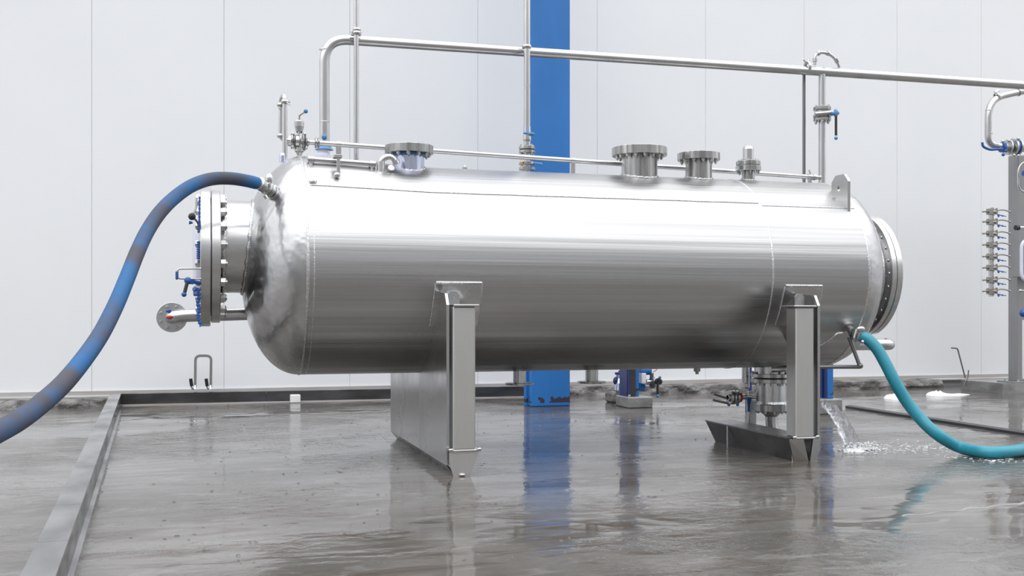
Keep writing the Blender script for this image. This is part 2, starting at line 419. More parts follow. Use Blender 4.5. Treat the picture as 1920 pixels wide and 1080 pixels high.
# low dark gutter edge crossing the floor on the right
q0 = G(1585, 765); q1 = G(1920, 817)
dx = (q1 - q0); q2 = q1 + dx * 1.6
st = MB(); pr = []
st.prism([(q0.x, q0.y, 0), (q0.x, q0.y, .02), (q0.x + .05, q0.y, .028), (q0.x + .09, q0.y, 0)], q2 - q0)
struct('trim_3', st, 'blackp')
ra = G(1690, 968); rb = G(1930, 943); rc_ = MB()
rp = [ra.lerp(rb, i / 30) + Vector((0, .012 * math.sin(i * .9), 0)) for i in range(31)]
rc_.tube([p + Vector((0, 0, -.004)) for p in rp], .012, 8, rf=lambda t, i: .007 + .005 * t + .002 * math.sin(i * 1.3))
struct('trim_5', rc_, 'plinth')
# containment curb : left run and back run
A0 = Vector((-.403, 2.85, 0)); A1 = Vector((-.80, 11.08, 0))
cb = thing('containment_curb', (-.6, 7, 0), 'low dark grey steel curb running from the lower left corner back to the wall and along it', 'curb')
dirn = (A1 - A0).normalized(); nr = Vector((-dirn.y, dirn.x, 0)) * .098
def curb_seg(a, b, nrm, h=.122):
    m_ = MB(); z = Vector((0, 0, h)); e_ = Vector((0, 0, .006)); o_ = nrm * .05
    m_.prism([a, a + z - e_, a + z + o_, a + z + nrm - o_, a + z - e_ + nrm, a + nrm], b - a); return m_
cuts = [0, .13, .22, .36, .62, 1.0]
for i in range(5):
    a = A0.lerp(A1, cuts[i]); b = A0.lerp(A1, cuts[i + 1]) - dirn * .003
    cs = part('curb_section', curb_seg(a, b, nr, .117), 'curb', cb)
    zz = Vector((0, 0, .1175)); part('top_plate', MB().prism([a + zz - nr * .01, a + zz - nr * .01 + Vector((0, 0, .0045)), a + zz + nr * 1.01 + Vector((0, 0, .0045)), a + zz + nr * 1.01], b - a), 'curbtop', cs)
B0 = Vector((-.80, 11.08, 0)); B1 = Vector((3.40, 11.00, 0))
bd = (B1 - B0).normalized(); bn = Vector((-bd.y, bd.x, 0)) * .07
for i in range(3):
    a = B0.lerp(B1, i / 3); b = B0.lerp(B1, (i + 1) / 3) - bd * .003
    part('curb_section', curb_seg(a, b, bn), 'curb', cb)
part('floor_flange', MB().prism([A0 + Vector((.0, 0, 0)), A0 + Vector((0, 0, .008)), A0 + Vector((.02, 0, .004)), A0 + Vector((.02, 0, 0))], A1 - A0), 'curbtop', cb)
part('floor_flange', MB().prism([B0, B0 + Vector((0, 0, .012)), B0 + Vector((0, -.03, .010)), B0 + Vector((0, -.03, 0))], B1 - B0), 'trim', cb)

# big blue column
YC = 9.84
bc = thing('steel_column', (3.25, YC + .1, 0), 'wide bright blue painted steel column behind the tank, paint peeled at its foot', 'column')
x0 = XY(996) * YC; x1 = XY(1069) * YC
part('shaft', MB().bbox(x0, YC, 0, x1, YC + .17, 8, .008), 'bluecol', bc)
part('cover_strip', MB().bbox(x0 - .028, YC + .10, 0, x0 + .0, YC + .16, 8, .004), 'bluecol', bc)
# ============================================================ THE TANK
TY, TZ, TR = 6.67, 1.184, .656
XL, XR = .555, 4.20
ax = Vector((0, TY, TZ))
tank = thing('pressure_tank', (2.4, TY, 0), 'long horizontal stainless steel pressure tank standing on two saddle supports on the wet floor', 'tank')
def bulge(x, rel):
    k = max(0.0, min(1.0, (1.45 - x) / .9)); t = max(0.0, rel / TR)
    if x < XL: k *= max(0, 1 - (XL - x) / .30) ** 1.5
    return .040 * k * k * (3 - 2 * k) * t * t
def swell(mb):
    for v in mb.v: v.z += bulge(v.x, v.z - TZ)
    return mb
def head(x, sgn, depth, rim=0):
    pr = []
    for i in range(rim, 25):
        t = math.pi / 2 * i / 24
        pr.append((x + sgn * depth * (math.sin(t) ** 1.0), TR * math.cos(t) ** .92 if i < 24 else 0.0001))
    return MB().lathe((0, TY, TZ), (1, 0, 0), pr, 128, caps=False, sharp=False)
shell = MB().lathe((0, TY, TZ), (1, 0, 0), [(XL + (XR - XL) * i / 40, TR) for i in range(41)], 160, caps=False, sharp=False)
shell = part('shell', swell(shell), 'tank', tank)
hl = part('head', swell(head(XL, -1, .345)), 'head', tank)
def ring(x, r, w_, m_='weld', parent=shell, h=.004):
    return part('weld_seam', swell(MB().lathe((0, TY, TZ), (1, 0, 0), [(x - w_, r - .001), (x - w_ * .5, r + h * .8), (x, r + h), (x + w_ * .5, r + h * .8), (x + w_, r - .001)], 160, caps=False, sharp=False)), m_, parent)
ring(XL, TR, .008); ring(XL + .035, TR, .004, h=.0015); ring(3.49, TR, .007); ring(XR, TR, .008)
# right head : conical reducer to the end flange
hr = part('head', MB().lathe((0, TY, TZ), (1, 0, 0), [(XR, TR), (XR + .05, TR - .004), (XR + .11, TR - .03), (XR + .16, TR - .075), (XR + .20, TR - .135), (XR + .235, TR - .20), (XR + .255, TR - .27), (XR + .27, TR - .33)], 128, caps=False, sharp=False), 'head', tank)
# longitudinal weld + small boss at its start
def on_shell(x, ang, dr=0):
    z = math.sin(R(ang)) * (TR + dr)
    return Vector((x, TY - math.cos(R(ang)) * (TR + dr), TZ + z + bulge(x, z)))
part('weld_seam', MB().tube([on_shell(XL + .03 + i * .1, 43 + .1 * math.sin(i * 1.7)) for i in range(29)] + [on_shell(3.48, 43)], .005, 6), 'weld', shell)
part('weld_boss', MB().sphere(on_shell(XL + .045, 45.5), .024, sc=(1, .8, 1.1)), 'weld', shell)
part('weld_seam', MB().tube([on_shell(3.5 + i * .1, 41) for i in range(8)], .004, 6), 'weld', shell)
# --- left manway
NZ = 1.315; FZ = 1.25
mn = part('manway_neck', MB().lathe((0, TY, NZ), (1, 0, 0), [(.085, .281), (.50, .281)], 96, caps=False), 'disc', tank)
part('weld_seam', MB().lathe((0, TY, NZ), (1, 0, 0), [(.09, .281), (.10, .290), (.118, .281)], 96, caps=False, sharp=False), 'weld', mn)
# irregular weld where the neck meets the dished head
wp = []
for k in range(73):
    t = 2 * math.pi * k / 72; yy = .284 * math.cos(t); zz = .284 * math.sin(t) + (NZ - TZ)
    rr = min(.999, math.hypot(yy, zz) / TR); s2 = math.sqrt(max(0, 1 - rr ** (2 / .92))) if rr < 1 else 0
    wp.append(Vector((XL - .345 * s2, TY + yy, TZ + zz)))
part('weld_seam', MB().tube(wp, .012, 8, rf=lambda t, i: .011 + .004 * math.sin(i * 1.9)), 'weld', mn)
# strengthening rib below neck
part('gusset_rib', MB().tube([Vector((.335, 6.27, 1.16)), Vector((.29, 6.30, 1.06)), Vector((.25, 6.36, .99))], .012, 8), 'weld', hl)
f2 = part('manway_flange', disc((.034, TY, FZ + .003), (1, 0, 0), .402, .052, .004, hole=.27, n=96), 'disc', tank)
f1 = part('blind_flange', disc((-.028, TY, FZ), (1, 0, 0), .421, .058, .004, n=96), 'disc', tank)
part('gasket', MB().lathe((.029, TY, FZ), (1, 0, 0), [(0, .36), (.006, .36)], 64), 'black', f1)
bolts(f2, (.087, TY, FZ), (1, 0, 0), .355, 20, .027, .030, .006, ph=.5, name='nut')
bolts(f1, (-.029, TY, FZ), (-1, 0, 0), .355, 20, .025, .024, .003, ph=.5)
part('inspection_dome', MB().lathe((-.028, TY, FZ + .03), (-1, 0, 0), [(.0, .30), (.02, .285), (.032, .24), (.042, .16), (.048, .06), (.049, .001)], 64, caps=False, sharp=False), 'wrap', f1, 'domed inner face of the blind flange wrapped in pale film')
# blue film scraps clinging to blind flange edge
def blob_sheet(pts, r, m, name, parent, sq=.45, lbl=None):
    return part(name, MB().tube(spline(pts, 6), r, 10, rf=lambda t, i: r * (.45 + .55 * abs(math.sin(i * .9 + t * 4)))), m, parent, lbl)
blob_sheet([P(374, v, 6.28) for v in (368, 380, 395, 410, 425, 436)], .007, 'bluepl', 'blue_film', f1, lbl='blue protective film along the flange edge')
blob_sheet([P(373, v, 6.28) for v in (452, 460, 470, 478, 486)], .015, 'bluepl', 'blue_film', f1, lbl='blue protective film along the flange edge')
blob_sheet([P(u, v, 6.3) for u, v in ((371, 540), (373, 555), (371, 568), (373, 580), (371, 592), (373, 600), (378, 612))], .013, 'bluepl', 'blue_film', f1, lbl='blue protective film along the flange edge')
# top lever with black ball
cl = part('clamp_lever', MB().tube(fillet([P(369, 372, 6.35), P(368, 392, 6.33), P(360, 405, 6.28), P(372, 418, 6.3), P(372, 436, 6.33)], .02), .006, 8), 'darkst', f1)
part('ball_knob', MB().sphere(P(360, 406, 6.27), .021), 'black', cl, 'black ball knob')
part('ball_knob', MB().tube([P(361, 417, 6.27), P(355, 419, 6.27), P(357, 415, 6.27)], .007, 8), 'bluepl', cl, 'small blue tail of film')
# U handle
ha = part('door_handle', MB().tube(fillet([P(377, 503.5, 6.25), P(333, 504, 6.22), P(333, 522, 6.22), P(360, 523, 6.25), P(377, 523, 6.28)], .015, 5), .0055, 10), 'steel', f1)
part('handle_grip', MB().bbox(P(329, 0, 6.22).x, 6.205, P(0, 521.5, 6.22).z, P(334, 0, 6.22).x, 6.235, P(0, 505, 6.22).z, .004), 'bluepl', ha, 'blue grip sleeve')
# drain valve lever
dv = part('drain_valve', MB().cyl(P(378, 531, 6.3), P(356, 527, 6.24), .011, 14).sphere(P(352, 526, 6.22), .020).cyl(P(359, 523, 6.24), P(358, 533, 6.24), .014), 'bluepl', f1)
part('valve_lever', MB().cyl(P(351, 530, 6.2), P(346, 549, 6.19), .010, 12), 'black', dv)
part('lever_knob', MB().sphere(P(345, 552, 6.19), .0145), 'bluepl', dv, 'blue ball knob')
part('valve_cap', MB().cyl(P(364, 541, 6.26), P(371, 546, 6.28), .014).hexbolt(P(367, 545, 6.27), (0, -.3, -1), .014, .03), 'bluepl', dv)
# --- right end flange
fr = part('end_flange', MB().lathe((4.53, TY, TZ), (1, 0, 0), [(0, .325), (0, .444), (.003, .447), (.036, .447), (.039, .444), (.039, .3)], 96, caps=False), 'disc', tank)
part('blind_flange', MB().lathe((4.573, TY, TZ), (1, 0, 0), [(0, .3), (0, .444), (.003, .447), (.040, .447), (.043, .443), (.043, .001)], 96, caps=False), 'disc', tank)
part('gasket', MB().lathe((4.566, TY, TZ), (1, 0, 0), [(0, .43), (.01, .43)], 64), 'black', fr)
nk = part('end_neck', MB().lathe((0, TY, TZ), (1, 0, 0), [(XR + .22, .345), (4.535, .345)], 96, caps=False), 'disc', tank)
part('weld_seam', MB().lathe((0, TY, TZ), (1, 0, 0), [(4.50, .346), (4.515, .36), (4.53, .364)], 96, caps=False, sharp=False), 'weld', nk)
a_, b_, d_ = frame((1, 0, 0))
hole = MB().lathe((0, 0, 0), (0, 0, 1), [(0, .011), (.004, .010), (.006, .004), (.0061, .0005)], 12, caps=False, sharp=False).mesh('bolt_end', M['bolt'])
for k in range(28):
    t = 2 * math.pi * k / 28
    at('bolt_end', hole, fr, Vector((4.529, TY, TZ)) + (a_ * math.cos(t) + b_ * math.sin(t)) * .408, (-1, 0, 0))
# --- nozzles on top
def nozzle(uc, half, vflt, vflb, vbase, fhalf, Y, nb, m='flange', cover=True, pm=None):
    c = P(uc, vflt, Y); x = c.x; ppm = F * (CT - ST * (uc - 960) / F) / Y
    r = half / ppm; fr_ = fhalf / ppm
    z1 = P(uc, vflt, Y).z; z0 = P(uc, vflb, Y).z; th = z1 - z0
    rel = Y - TY; zb = TZ + math.sqrt(max(.01, TR ** 2 - (abs(rel) + r) ** 2)) - .01
    nb_ = part('nozzle_neck', MB().lathe((x, Y, zb), (0, 0, 1), [(0, r), (z0 - zb, r)], 40, caps=False), pm or m, tank)
    part('nozzle_flange', disc((x, Y, z0 - .0), (0, 0, 1), fr_, th, .002), m, nb_)
    bolts(nb_, (x, Y, z0), (0, 0, -1), fr_ * .82, nb, .0125 if fr_ > .12 else .008, .014, .008, ph=.4)
    wl = []
    for k in range(49):
        t = 2 * math.pi * k / 48; yy = Y + r * math.sin(t)
        wl.append(Vector((x + r * math.cos(t), yy, TZ + math.sqrt(max(.0, TR ** 2 - (yy - TY) ** 2)) + .002)))
    part('weld_seam', MB().tube(wl, .009, 7, rf=lambda t, i: .008 + .003 * math.sin(i * 2.3)), 'weld', nb_)
    return nb_, x, z0, z1
n1 = nozzle(767, 28.5, 274, 289, 320, 45.5, 6.50, 12, pm='film')
n2 = nozzle(1199, 33.5, 278, 293, 330, 51.5, 6.58, 16)
n3 = nozzle(1310, 24.5, 288, 301, 334, 39.5, 6.58, 12)
n4 = nozzle(1403, 12, 312, 321, 340, 23.5, 6.60, 8)
part('film_ring', MB().lathe((n1[1], 6.5, n1[2] - .018), (0, 0, 1), [(0, .098), (.008, .103), (.017, .100)], 40, caps=False, sharp=False), 'ltblue', n1[0], 'blue film edge under the flange')
# n4 : upper flange + capped stub
x4 = n4[1]; z4 = n4[3]
part('nozzle_flange', disc((x4, 6.6, z4 + .006), (0, 0, 1), 22.5 / 268, .028, .002), 'flange', n4[0])
bolts(n4[0], (x4, 6.6, z4 + .033), (0, 0, 1), .066, 8, .008, .010, .006, ph=.4)
part('end_cap', MB().lathe((x4, 6.6, z4 + .034), (0, 0, 1), [(0, .030), (.008, .034), (.012, .038), (.085, .038), (.10, .034), (.105, .028)], 32), 'steel', n4[0])
# small plug on top at 875
pz = P(875, 314, 6.55); part('plug', MB().hexbolt((pz.x, 6.6, TZ + TR - .005), (0, 0, 1), .017, .014).sphere((pz.x, 6.6, TZ + TR + .010), .012), 'bolt', tank)
# lifting lug
LX = 4.13
lug = [(LX, 6.155, 1.56), (LX, 6.155, 1.80), (LX, 6.20, 1.848), (LX, 6.30, 1.848), (LX, 6.345, 1.805), (LX, 6.345, 1.68)]
lg = MB()
hc = (6.262, 1.755); hn = 20
inner = [(LX, hc[0] + .018 * math.cos(2 * math.pi * k / hn), hc[1] + .018 * math.sin(2 * math.pi * k / hn)) for k in range(hn)]
import mathutils
def plate_with_hole(outer, inner, d):
    m_ = MB(); no = len(outer); ni = len(inner); cy = sum(p[1] for p in inner) / ni; cz = sum(p[2] for p in inner) / ni
    # resample outer by angle to match inner
    outp = []
    for k in range(ni):
        t = 2 * math.pi * k / ni; dy, dz = math.cos(t), math.sin(t); best = None
        for i in range(no):
            ay, az = outer[i][1] - cy, outer[i][2] - cz; by, bz = outer[(i + 1) % no][1] - cy, outer[(i + 1) % no][2] - cz
            den = dy * (bz - az) - dz * (by - ay)
            if abs(den) < 1e-12: continue
            s_ = (ay * (bz - az) - az * (by - ay)) / den; q = (ay * dz - az * dy) / den
            if s_ > 0 and -1e-6 <= q <= 1 + 1e-6 and (best is None or s_ < best): best = s_
        outp.append((outer[0][0], cy + dy * best, cz + dz * best))
    D = Vector(d); allv = [Vector(p) for p in outp] + [Vector(p) for p in inner]
    allv += [p + D for p in allv]; n_ = ni; fs = []
    for k in range(n_):
        j = (k + 1) % n_
        fs += [(k, j, n_ + j, n_ + k), (2 * n_ + k, 3 * n_ + k, 3 * n_ + j, 2 * n_ + j), (k, 2 * n_ + k, 2 * n_ + j, j), (n_ + k, n_ + j, 3 * n_ + j, 3 * n_ + k)]
    return m_.add(allv, fs, False)
hn = 72
inner = [(LX, hc[0] + .018 * math.cos(2 * math.pi * k / hn), hc[1] + .018 * math.sin(2 * math.pi * k / hn)) for k in range(hn)]
part('lifting_lug', plate_with_hole(lug, inner, (.02, 0, 0)), 'plate', tank)
part('lifting_lug', MB().prism([(.78, 7.0, 1.6), (.78, 7.0, 1.80), (.78, 7.15, 1.80), (.78, 7.15, 1.55)], (.02, 0, 0)), 'plate', tank)

# --- saddles
def pad(x0, x1, a0=-8.5, a1=-32):
    vs_, fs = [], []; n = 12
    for j, dr in ((0, .0), (1, .010)):
        for i in range(n + 1):
            for x in (x0 - (.015 * i / n), x1 - (.008 * i / n)):
                vs_.append(on_shell(x, a0 + (a1 - a0) * i / n, dr))
    N = 2 * (n + 1)
    for i in range(n):
        fs += [(N + 2 * i, N + 2 * i + 1, N + 2 * i + 3, N + 2 * i + 2), (2 * i, N + 2 * i, N + 2 * i + 2, 2 * i + 2), (2 * i + 1, 2 * i + 3, N + 2 * i + 3, N + 2 * i + 1)]
    fs += [(0, 1, N + 1, N), (2 * n, N + 2 * n, N + 2 * n + 1, 2 * n + 1)]
    return MB().add(vs_, fs, False)
def padweld(x0, x1, a0=-8.5, a1=-32):
    top = [on_shell(x0 + .004 + (x1 - x0 - .008) * i / 10, a0, .006) for i in range(11)]
    l_ = [on_shell(x0 - .015 * i / 8, a0 + (a1 - a0) * i / 8, .005) for i in range(9)]
    r_ = [on_shell(x1 - .008 * i / 8, a0 + (a1 - a0) * i / 8, .005) for i in range(9)]
    b_ = [on_shell(x0 - .015 + (x1 - x0) * i / 10, a1, .005) for i in range(11)]
    return MB().tube(top, .009, 8).tube(l_, .006, 6).tube(r_, .006, 6).tube(b_, .005, 6)
def circ_pts(x, a0, a1, n=24, dr=-.004):
    return [Vector((x, TY - math.cos(R(a0 + (a1 - a0) * i / n)) * (TR + dr), TZ + math.sin(R(a0 + (a1 - a0) * i / n)) * (TR + dr))) for i in range(n + 1)]
# left saddle : full web plate
YN = 5.72
def post_parts(sad, px0, px1, lug_x0, lug_x1, sgn):
    z0, z1 = .148, .945
    # channel post: front face and two side faces
    part('post', MB().bbox(px0, YN, z0, px1, YN + .115, z1, .006), 'post', sad)
    part('cap_plate', MB().bbox(px0 - (.0 if sgn > 0 else .018), YN - .015, z1, px1 + (.02 if sgn > 0 else .012), 5.98 if sgn > 0 else 5.86, z1 + .012, .003), 'plate', sad)
    part('foot_plate', MB().bbox(px0 - .022, YN - .01, .136, px1 + .03, YN + .14, .148, .003), 'plate', sad)
    zl = z1 + .012
    tabp = [(lug_x0, 5.985, zl), (lug_x0, 5.985, zl + .055), (lug_x0 + .018, 5.985, zl + .075), (lug_x1 - .018, 5.985, zl + .075), (lug_x1, 5.985, zl + .055), (lug_x1, 5.985, zl)]
    part('earth_lug', MB().prism([(x, 5.83, z) for x, y, z in tabp], (0, .012, 0)), 'plate', sad)
    part('lug_bolt', MB().lathe(((lug_x0 + lug_x1) / 2, 5.83, zl + .038), (0, -1, 0), [(0, .008), (.004, .008), (.004, .0001)], 14), 'bolt', sad)
    wb_ = MB()
    for x in (px0 - .014, px1 + .02): wb_.sphere((x, YN - .008, .150), .010, 8, 6, (1.6, 1, .8))
    part('weld_bead', wb_, 'weld', sad)
PX = 1.292
poly = [Vector((PX, 5.755, .06)), Vector((PX, 5.755, .955)), Vector((PX, 5.80, 1.02)), Vector((PX, 5.985, 1.035))]
poly += circ_pts(PX, -13, -170, 36)
poly += [Vector((PX, 7.60, 1.0)), Vector((PX, 7.60, .06))]
sadL = part('saddle_support', MB().prism(poly, (.016, 0, 0)), 'plate', tank, 'left saddle with a full steel web plate')
post_parts(sadL, 1.322, 1.450, 1.318, 1.385, 1)
part('wear_pad', pad(1.285, 1.567), 'head', sadL); part('weld_seam', padweld(1.285, 1.567), 'weld', sadL)
part('base_beam', MB().prism([(1.305, 5.78, .06), (1.29, 5.78, .06), (1.335, 5.745, 0), (1.345, 5.745, 0)], (0, 1.83, 0)).box(1.308, 5.76, .125, 1.46, 7.55, .136), 'plate', sadL)
part('foot_gusset', MB().prism([(1.302, YN + .004, .136), (1.468, YN + .004, .136), (1.468, YN + .004, .115), (1.42, YN + .004, 0), (1.325, YN + .004, 0), (1.302, YN + .004, .08)], (0, .012, 0)), 'post', sadL)
part('weld_bead', MB().sphere((1.375, YN, .008), .012, 10, 8, (1.6, 1, .7)), 'weld', sadL)
part('far_post', MB().bbox(1.322, 7.50, .148, 1.45, 7.60, .945, .006), 'post', sadL)
# right saddle
PX2 = 3.634
poly = [Vector((PX2, 5.735, .10)), Vector((PX2, 5.735, .955)), Vector((PX2, 5.775, 1.02)), Vector((PX2, 5.985, 1.035))]
poly += circ_pts(PX2, -13, -38, 12)
poly += [Vector((PX2, 5.98, .60)), Vector((PX2, 5.95, .16)), Vector((PX2, 5.93, .0)), Vector((PX2, 5.80, .0))]
sadR = part('saddle_support', MB().prism(poly, (.018, 0, 0)), 'plate', tank, 'right saddle with an open boat shaped base channel')
post_parts(sadR, 3.474, 3.600, 3.535, 3.60, -1)
part('wear_pad', pad(3.573, 3.848), 'head', sadR); part('weld_seam', padweld(3.573, 3.848), 'weld', sadR)
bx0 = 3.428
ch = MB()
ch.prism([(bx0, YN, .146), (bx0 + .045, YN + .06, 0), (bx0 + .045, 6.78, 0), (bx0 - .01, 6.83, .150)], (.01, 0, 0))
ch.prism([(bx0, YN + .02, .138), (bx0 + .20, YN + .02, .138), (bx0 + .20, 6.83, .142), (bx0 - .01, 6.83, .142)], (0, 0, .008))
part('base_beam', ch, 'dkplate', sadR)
part('foot_gusset', MB().prism([(bx0, YN, .135), (bx0 + .10, YN + .0, .135), (bx0 + .145, YN + .02, 0), (bx0 + .06, YN + .05, .0)], (0, .008, 0)), 'plate', sadR)
part('foot_gusset', MB().prism([(3.60, YN + .01, .135), (3.652, YN + .01, .135), (3.652, YN + .01, .07), (3.62, YN + .01, 0), (3.58, YN + .01, 0)], (0, .012, 0)), 'plate', sadR)
part('stiffener', MB().box(bx0 - .006, 6.50, .0, bx0 + .0, 6.515, .14), 'weld', sadR)

# --- under tank nozzles
def under(uc, half, vfl, fhalf, lab=None):
    Y = TY; x = P(uc, vfl, Y).x; ppm = F * (CT - ST * (uc - 960) / F) / Y
    zf = P(uc, vfl, Y).z
    o = part('drain_nozzle', MB().lathe((x, Y, zf), (0, 0, 1), [(0, half / ppm), (TZ - TR + .02 - zf, half / ppm)], 32), 'steel', tank)
    part('nozzle_flange', disc((x, Y, zf - .012), (0, 0, 1), fhalf / ppm, .014, .002), 'flange', o)
under(974, 12, 718, 27); under(1109.5, 12, 715, 26.5)
x = P(1307, 690, TY).x; part('drain_plug', MB().hexbolt((x, TY, .535), (0, 0, -1), .026, .03).hexbolt((x, TY, .507), (0, 0, -1), .013, .02), 'bolt', tank)
# sump filter vessel
VX = P(1446, 700, 6.72).x; VY = 6.72
def zv(v): return P(1446, v, VY).z
sv = part('sump_strainer', MB().lathe((VX, VY, 0), (0, 0, 1), [(zv(700), .118), (zv(682), .118), (.60, .125)], 40, caps=False), 'steel', tank)
part('sump_flange', disc((VX, VY, zv(707)), (0, 0, 1), .146, zv(700) - zv(707), .002), 'flange', sv)
part('sump_flange', disc((VX, VY, zv(717)), (0, 0, 1), .146, zv(709.5) - zv(717), .002), 'flange', sv)
part('gasket', MB().lathe((VX, VY, zv(709.5)), (0, 0, 1), [(0, .12), (zv(707) - zv(709.5), .12)], 32), 'black', sv)
part('strainer_body', MB().lathe((VX, VY, zv(757)), (0, 0, 1), [(0, .105), (zv(717) - zv(757), .105)], 48), 'steel', sv)
part('strainer_body', MB().lathe((VX, VY, 0), (0, 0, 1), [(zv(757), .115), (zv(756), .112), (zv(752), .106)], 40, caps=False), 'weld', sv)
part('sump_flange', disc((VX, VY, zv(770)), (0, 0, 1), .120, zv(757) - zv(770), .002), 'flange', sv)
part('outlet_cone', MB().lathe((VX, VY, 0), (0, 0, 1), [(zv(770), .085), (zv(773), .078), (zv(777), .055), (zv(781), .042)], 32, caps=False, sharp=False), 'steel', sv)
part('outlet_pipe', MB().tube([(VX, VY, zv(780)), (VX + .003, VY, zv(795)), (VX + .012, VY - .01, zv(812))], .042, 24), 'steel', sv)
bolts(sv, (VX, VY, zv(717)), (0, 0, -1), .128, 12, .010, .016, .006)
bolts(sv, (VX, VY, zv(700)), (0, 0, 1), .128, 12, .010, .012, .004)
bolts(sv, (VX, VY, zv(770)), (0, 0, -1), .103, 10, .010, .014, .004)
part('side_branch', MB().tube([(VX - .05, VY - .10, zv(691)), (VX + .02, VY - .17, zv(690)), (VX + .14, VY - .17, zv(689))], .020, 14), 'steel', sv)
part('drain_stub', MB().bbox(VX - .07, VY + .19, .0, VX - .01, VY + .24, .34, .005), 'plate', sv)
# pipe with small relief fitting left of strainer
DX = P(1398, 700, 6.9).x
dl = part('drain_line', MB().lathe((DX, 6.9, 0), (0, 0, 1), [(P(0 + 1398, 718, 6.9).z, .028), (.58, .028)], 24), 'steel', tank)
part('drain_fitting', MB().lathe((DX + .01, 6.9, 0), (0, 0, 1), [(P(1398, 729, 6.9).z, .012), (P(1398, 726, 6.9).z, .02), (P(1398, 719, 6.9).z, .02), (P(1398, 718, 6.9).z, .014)], 16).cyl((DX + .01, 6.9, P(1398, 742, 6.9).z), (DX + .01, 6.9, P(1398, 728, 6.9).z), .009), 'steel', dl)
part('drain_elbow', MB().tube(fillet([(DX + .01, 6.9, P(1398, 736, 6.9).z), (DX + .01, 6.9, P(1398, 743, 6.9).z), (VX, VY + .12, P(1398, 746, 6.9).z)], .03), .012, 12), 'steel', dl)
# butterfly valve (two discs, red collar, blue handle)
Yv = 6.9
vx = lambda u: P(u, 745, Yv).x
vz = P(1380, 745, Yv).z
bv = part('drain_valve', MB().lathe((0, Yv, vz), (1, 0, 0), [(vx(1364), .018), (vx(1400), .018)], 20), 'steel', dl)
for u0, u1, r in ((1367, 1370.5, .052), (1372.5, 1376, .052), (1379, 1383, .050), (1364, 1367, .03)):
    part('valve_flange', disc((vx(u0), Yv, vz), (1, 0, 0), r, vx(u1) - vx(u0), .001, n=32), 'bolt', dl)
part('valve_collar', disc((vx(1384), Yv, vz), (1, 0, 0), .036, vx(1389) - vx(1384), .002, n=24), 'red', dl, 'red collar')
for du, dv_ in ((1366, 729), (1377, 727)):
    part('clamp_wing', MB().tube([P(du - 5, dv_ + 3, Yv - .03), P(du, dv_, Yv - .03), P(du + 5, dv_ + 2, Yv - .03)], .006, 8), 'bolt', dl)
for du in (1366.5, 1383):
    part('clamp_nut', MB().sphere(P(du, 759, Yv - .02), .011), 'blueball', dl)
part('valve_lever', MB().cyl(P(1364, 756, Yv - .03), P(1338, 750, Yv - .1), .009, 10).cyl(P(1364, 747, Yv), P(1338, 739, Yv), .008, 10), 'darkst', dl)
part('spray_handle', MB().cyl(P(1405, 746, Yv), P(1404, 758, Yv), .020, 14, .012).cyl(P(1404, 755, Yv), P(1404, 772, Yv), .010), 'bluepl', dl, 'blue valve handle')
# --- left drain pipe with end flange
YP = 6.95
pl = part('side_outlet_pipe', MB().tube(fillet([P(520, 587, YP), P(345, 592, YP), P(322, 595, YP), P(322, 595, YP) + Vector((0, .16, 0))], .07, 10), .040, 24), 'steel', tank)
cfl = P(322, 595, YP) + Vector((-.002, .10, 0))
part('outlet_flange', disc(cfl, (0, 1, 0), .095, .022, .002), 'disc', pl)
bolts(pl, cfl, (0, -1, 0), .070, 8, .011, .012, .008, ph=.5)
part('tag', MB().sphere(P(316, 583, YP), .014, sc=(1.2, .6, .8)), 'bluepl', pl, 'blue drip of paint')
part('tag', MB().sphere(P(318, 595, YP) + Vector((0, -.036, 0)), .02, sc=(1.1, .5, .6)), 'red', pl, 'red marking on the flange elbow')
# --- right elbow pipe
YE = 6.62
part('elbow_pipe', MB().tube(fillet([(4.05, YE, P(1640, 646, YE).z), P(1676, 646, YE), P(1676, 646, YE) + Vector((0, .35, 0))], .09, 10), .040, 24), 'steel', tank)
part('elbow_nut', MB().hexbolt(P(1661, 635, YE), (0, 0, 1), .010, .006), 'bolt', tank)
# --- right bent rod bracket
part('hose_bracket', MB().tube(fillet([P(1592, 632, 6.13), P(1612, 686, 6.08), P(1612, 688, 6.08), P(1535, 688, 6.12)], .02), .013, 12).sphere(P(1613, 686, 6.08), .019), 'darkst', tank)
part('weld_scar', MB().tube([on_shell(3.93, -52, .002), on_shell(3.99, -46, .003), on_shell(4.03, -41, .003), on_shell(4.05, -38.5, .003), on_shell(4.09, -38, .003)], .006, 8), 'weld', shell)
# ============================================================ hoses + couplings
def hose(name, pts, r, m, label, loc):
    ps = resample(spline([Vector(p) for p in pts], 14), .0045)
    mb = MB().tube(ps, r, 28, rf=lambda t, i: r * (1 + (.016 if i % 2 else -.016)))
    root = thing(name, loc, label, 'hose')
    return root, part('hose_wall', mb, m, root)
hp = [(498, 352, 6.24), (485, 345, 6.22), (462, 339, 6.2), (430, 334.5, 6.16), (395, 336, 6.1), (360, 348, 6.0), (328, 370, 5.9), (300, 398, 5.75), (276, 434, 5.6), (257, 474, 5.4), (238, 522, 5.2), (217, 572, 5.0), (190, 625, 4.78),
      (158, 672, 4.55), (120, 718, 4.3), (82, 753, 4.1), (40, 785, 3.92), (0, 808, 3.78), (-50, 832, 3.6), (-120, 850, 3.4)]
pp = [P(*q) for q in hp]; pp += [pp[-1] + Vector((-.25, -.15, -.10)), pp[-1] + Vector((-.55, -.3, -.22)), Vector((pp[-1].x - .95, pp[-1].y - .45, .045)), Vector((pp[-1].x - 1.5, pp[-1].y - .6, .040))]
bh, _ = hose('water_hose', pp, .036, 'hose', 'scuffed blue hose arching from the left end of the tank down out of frame', tuple(pp[-1]))
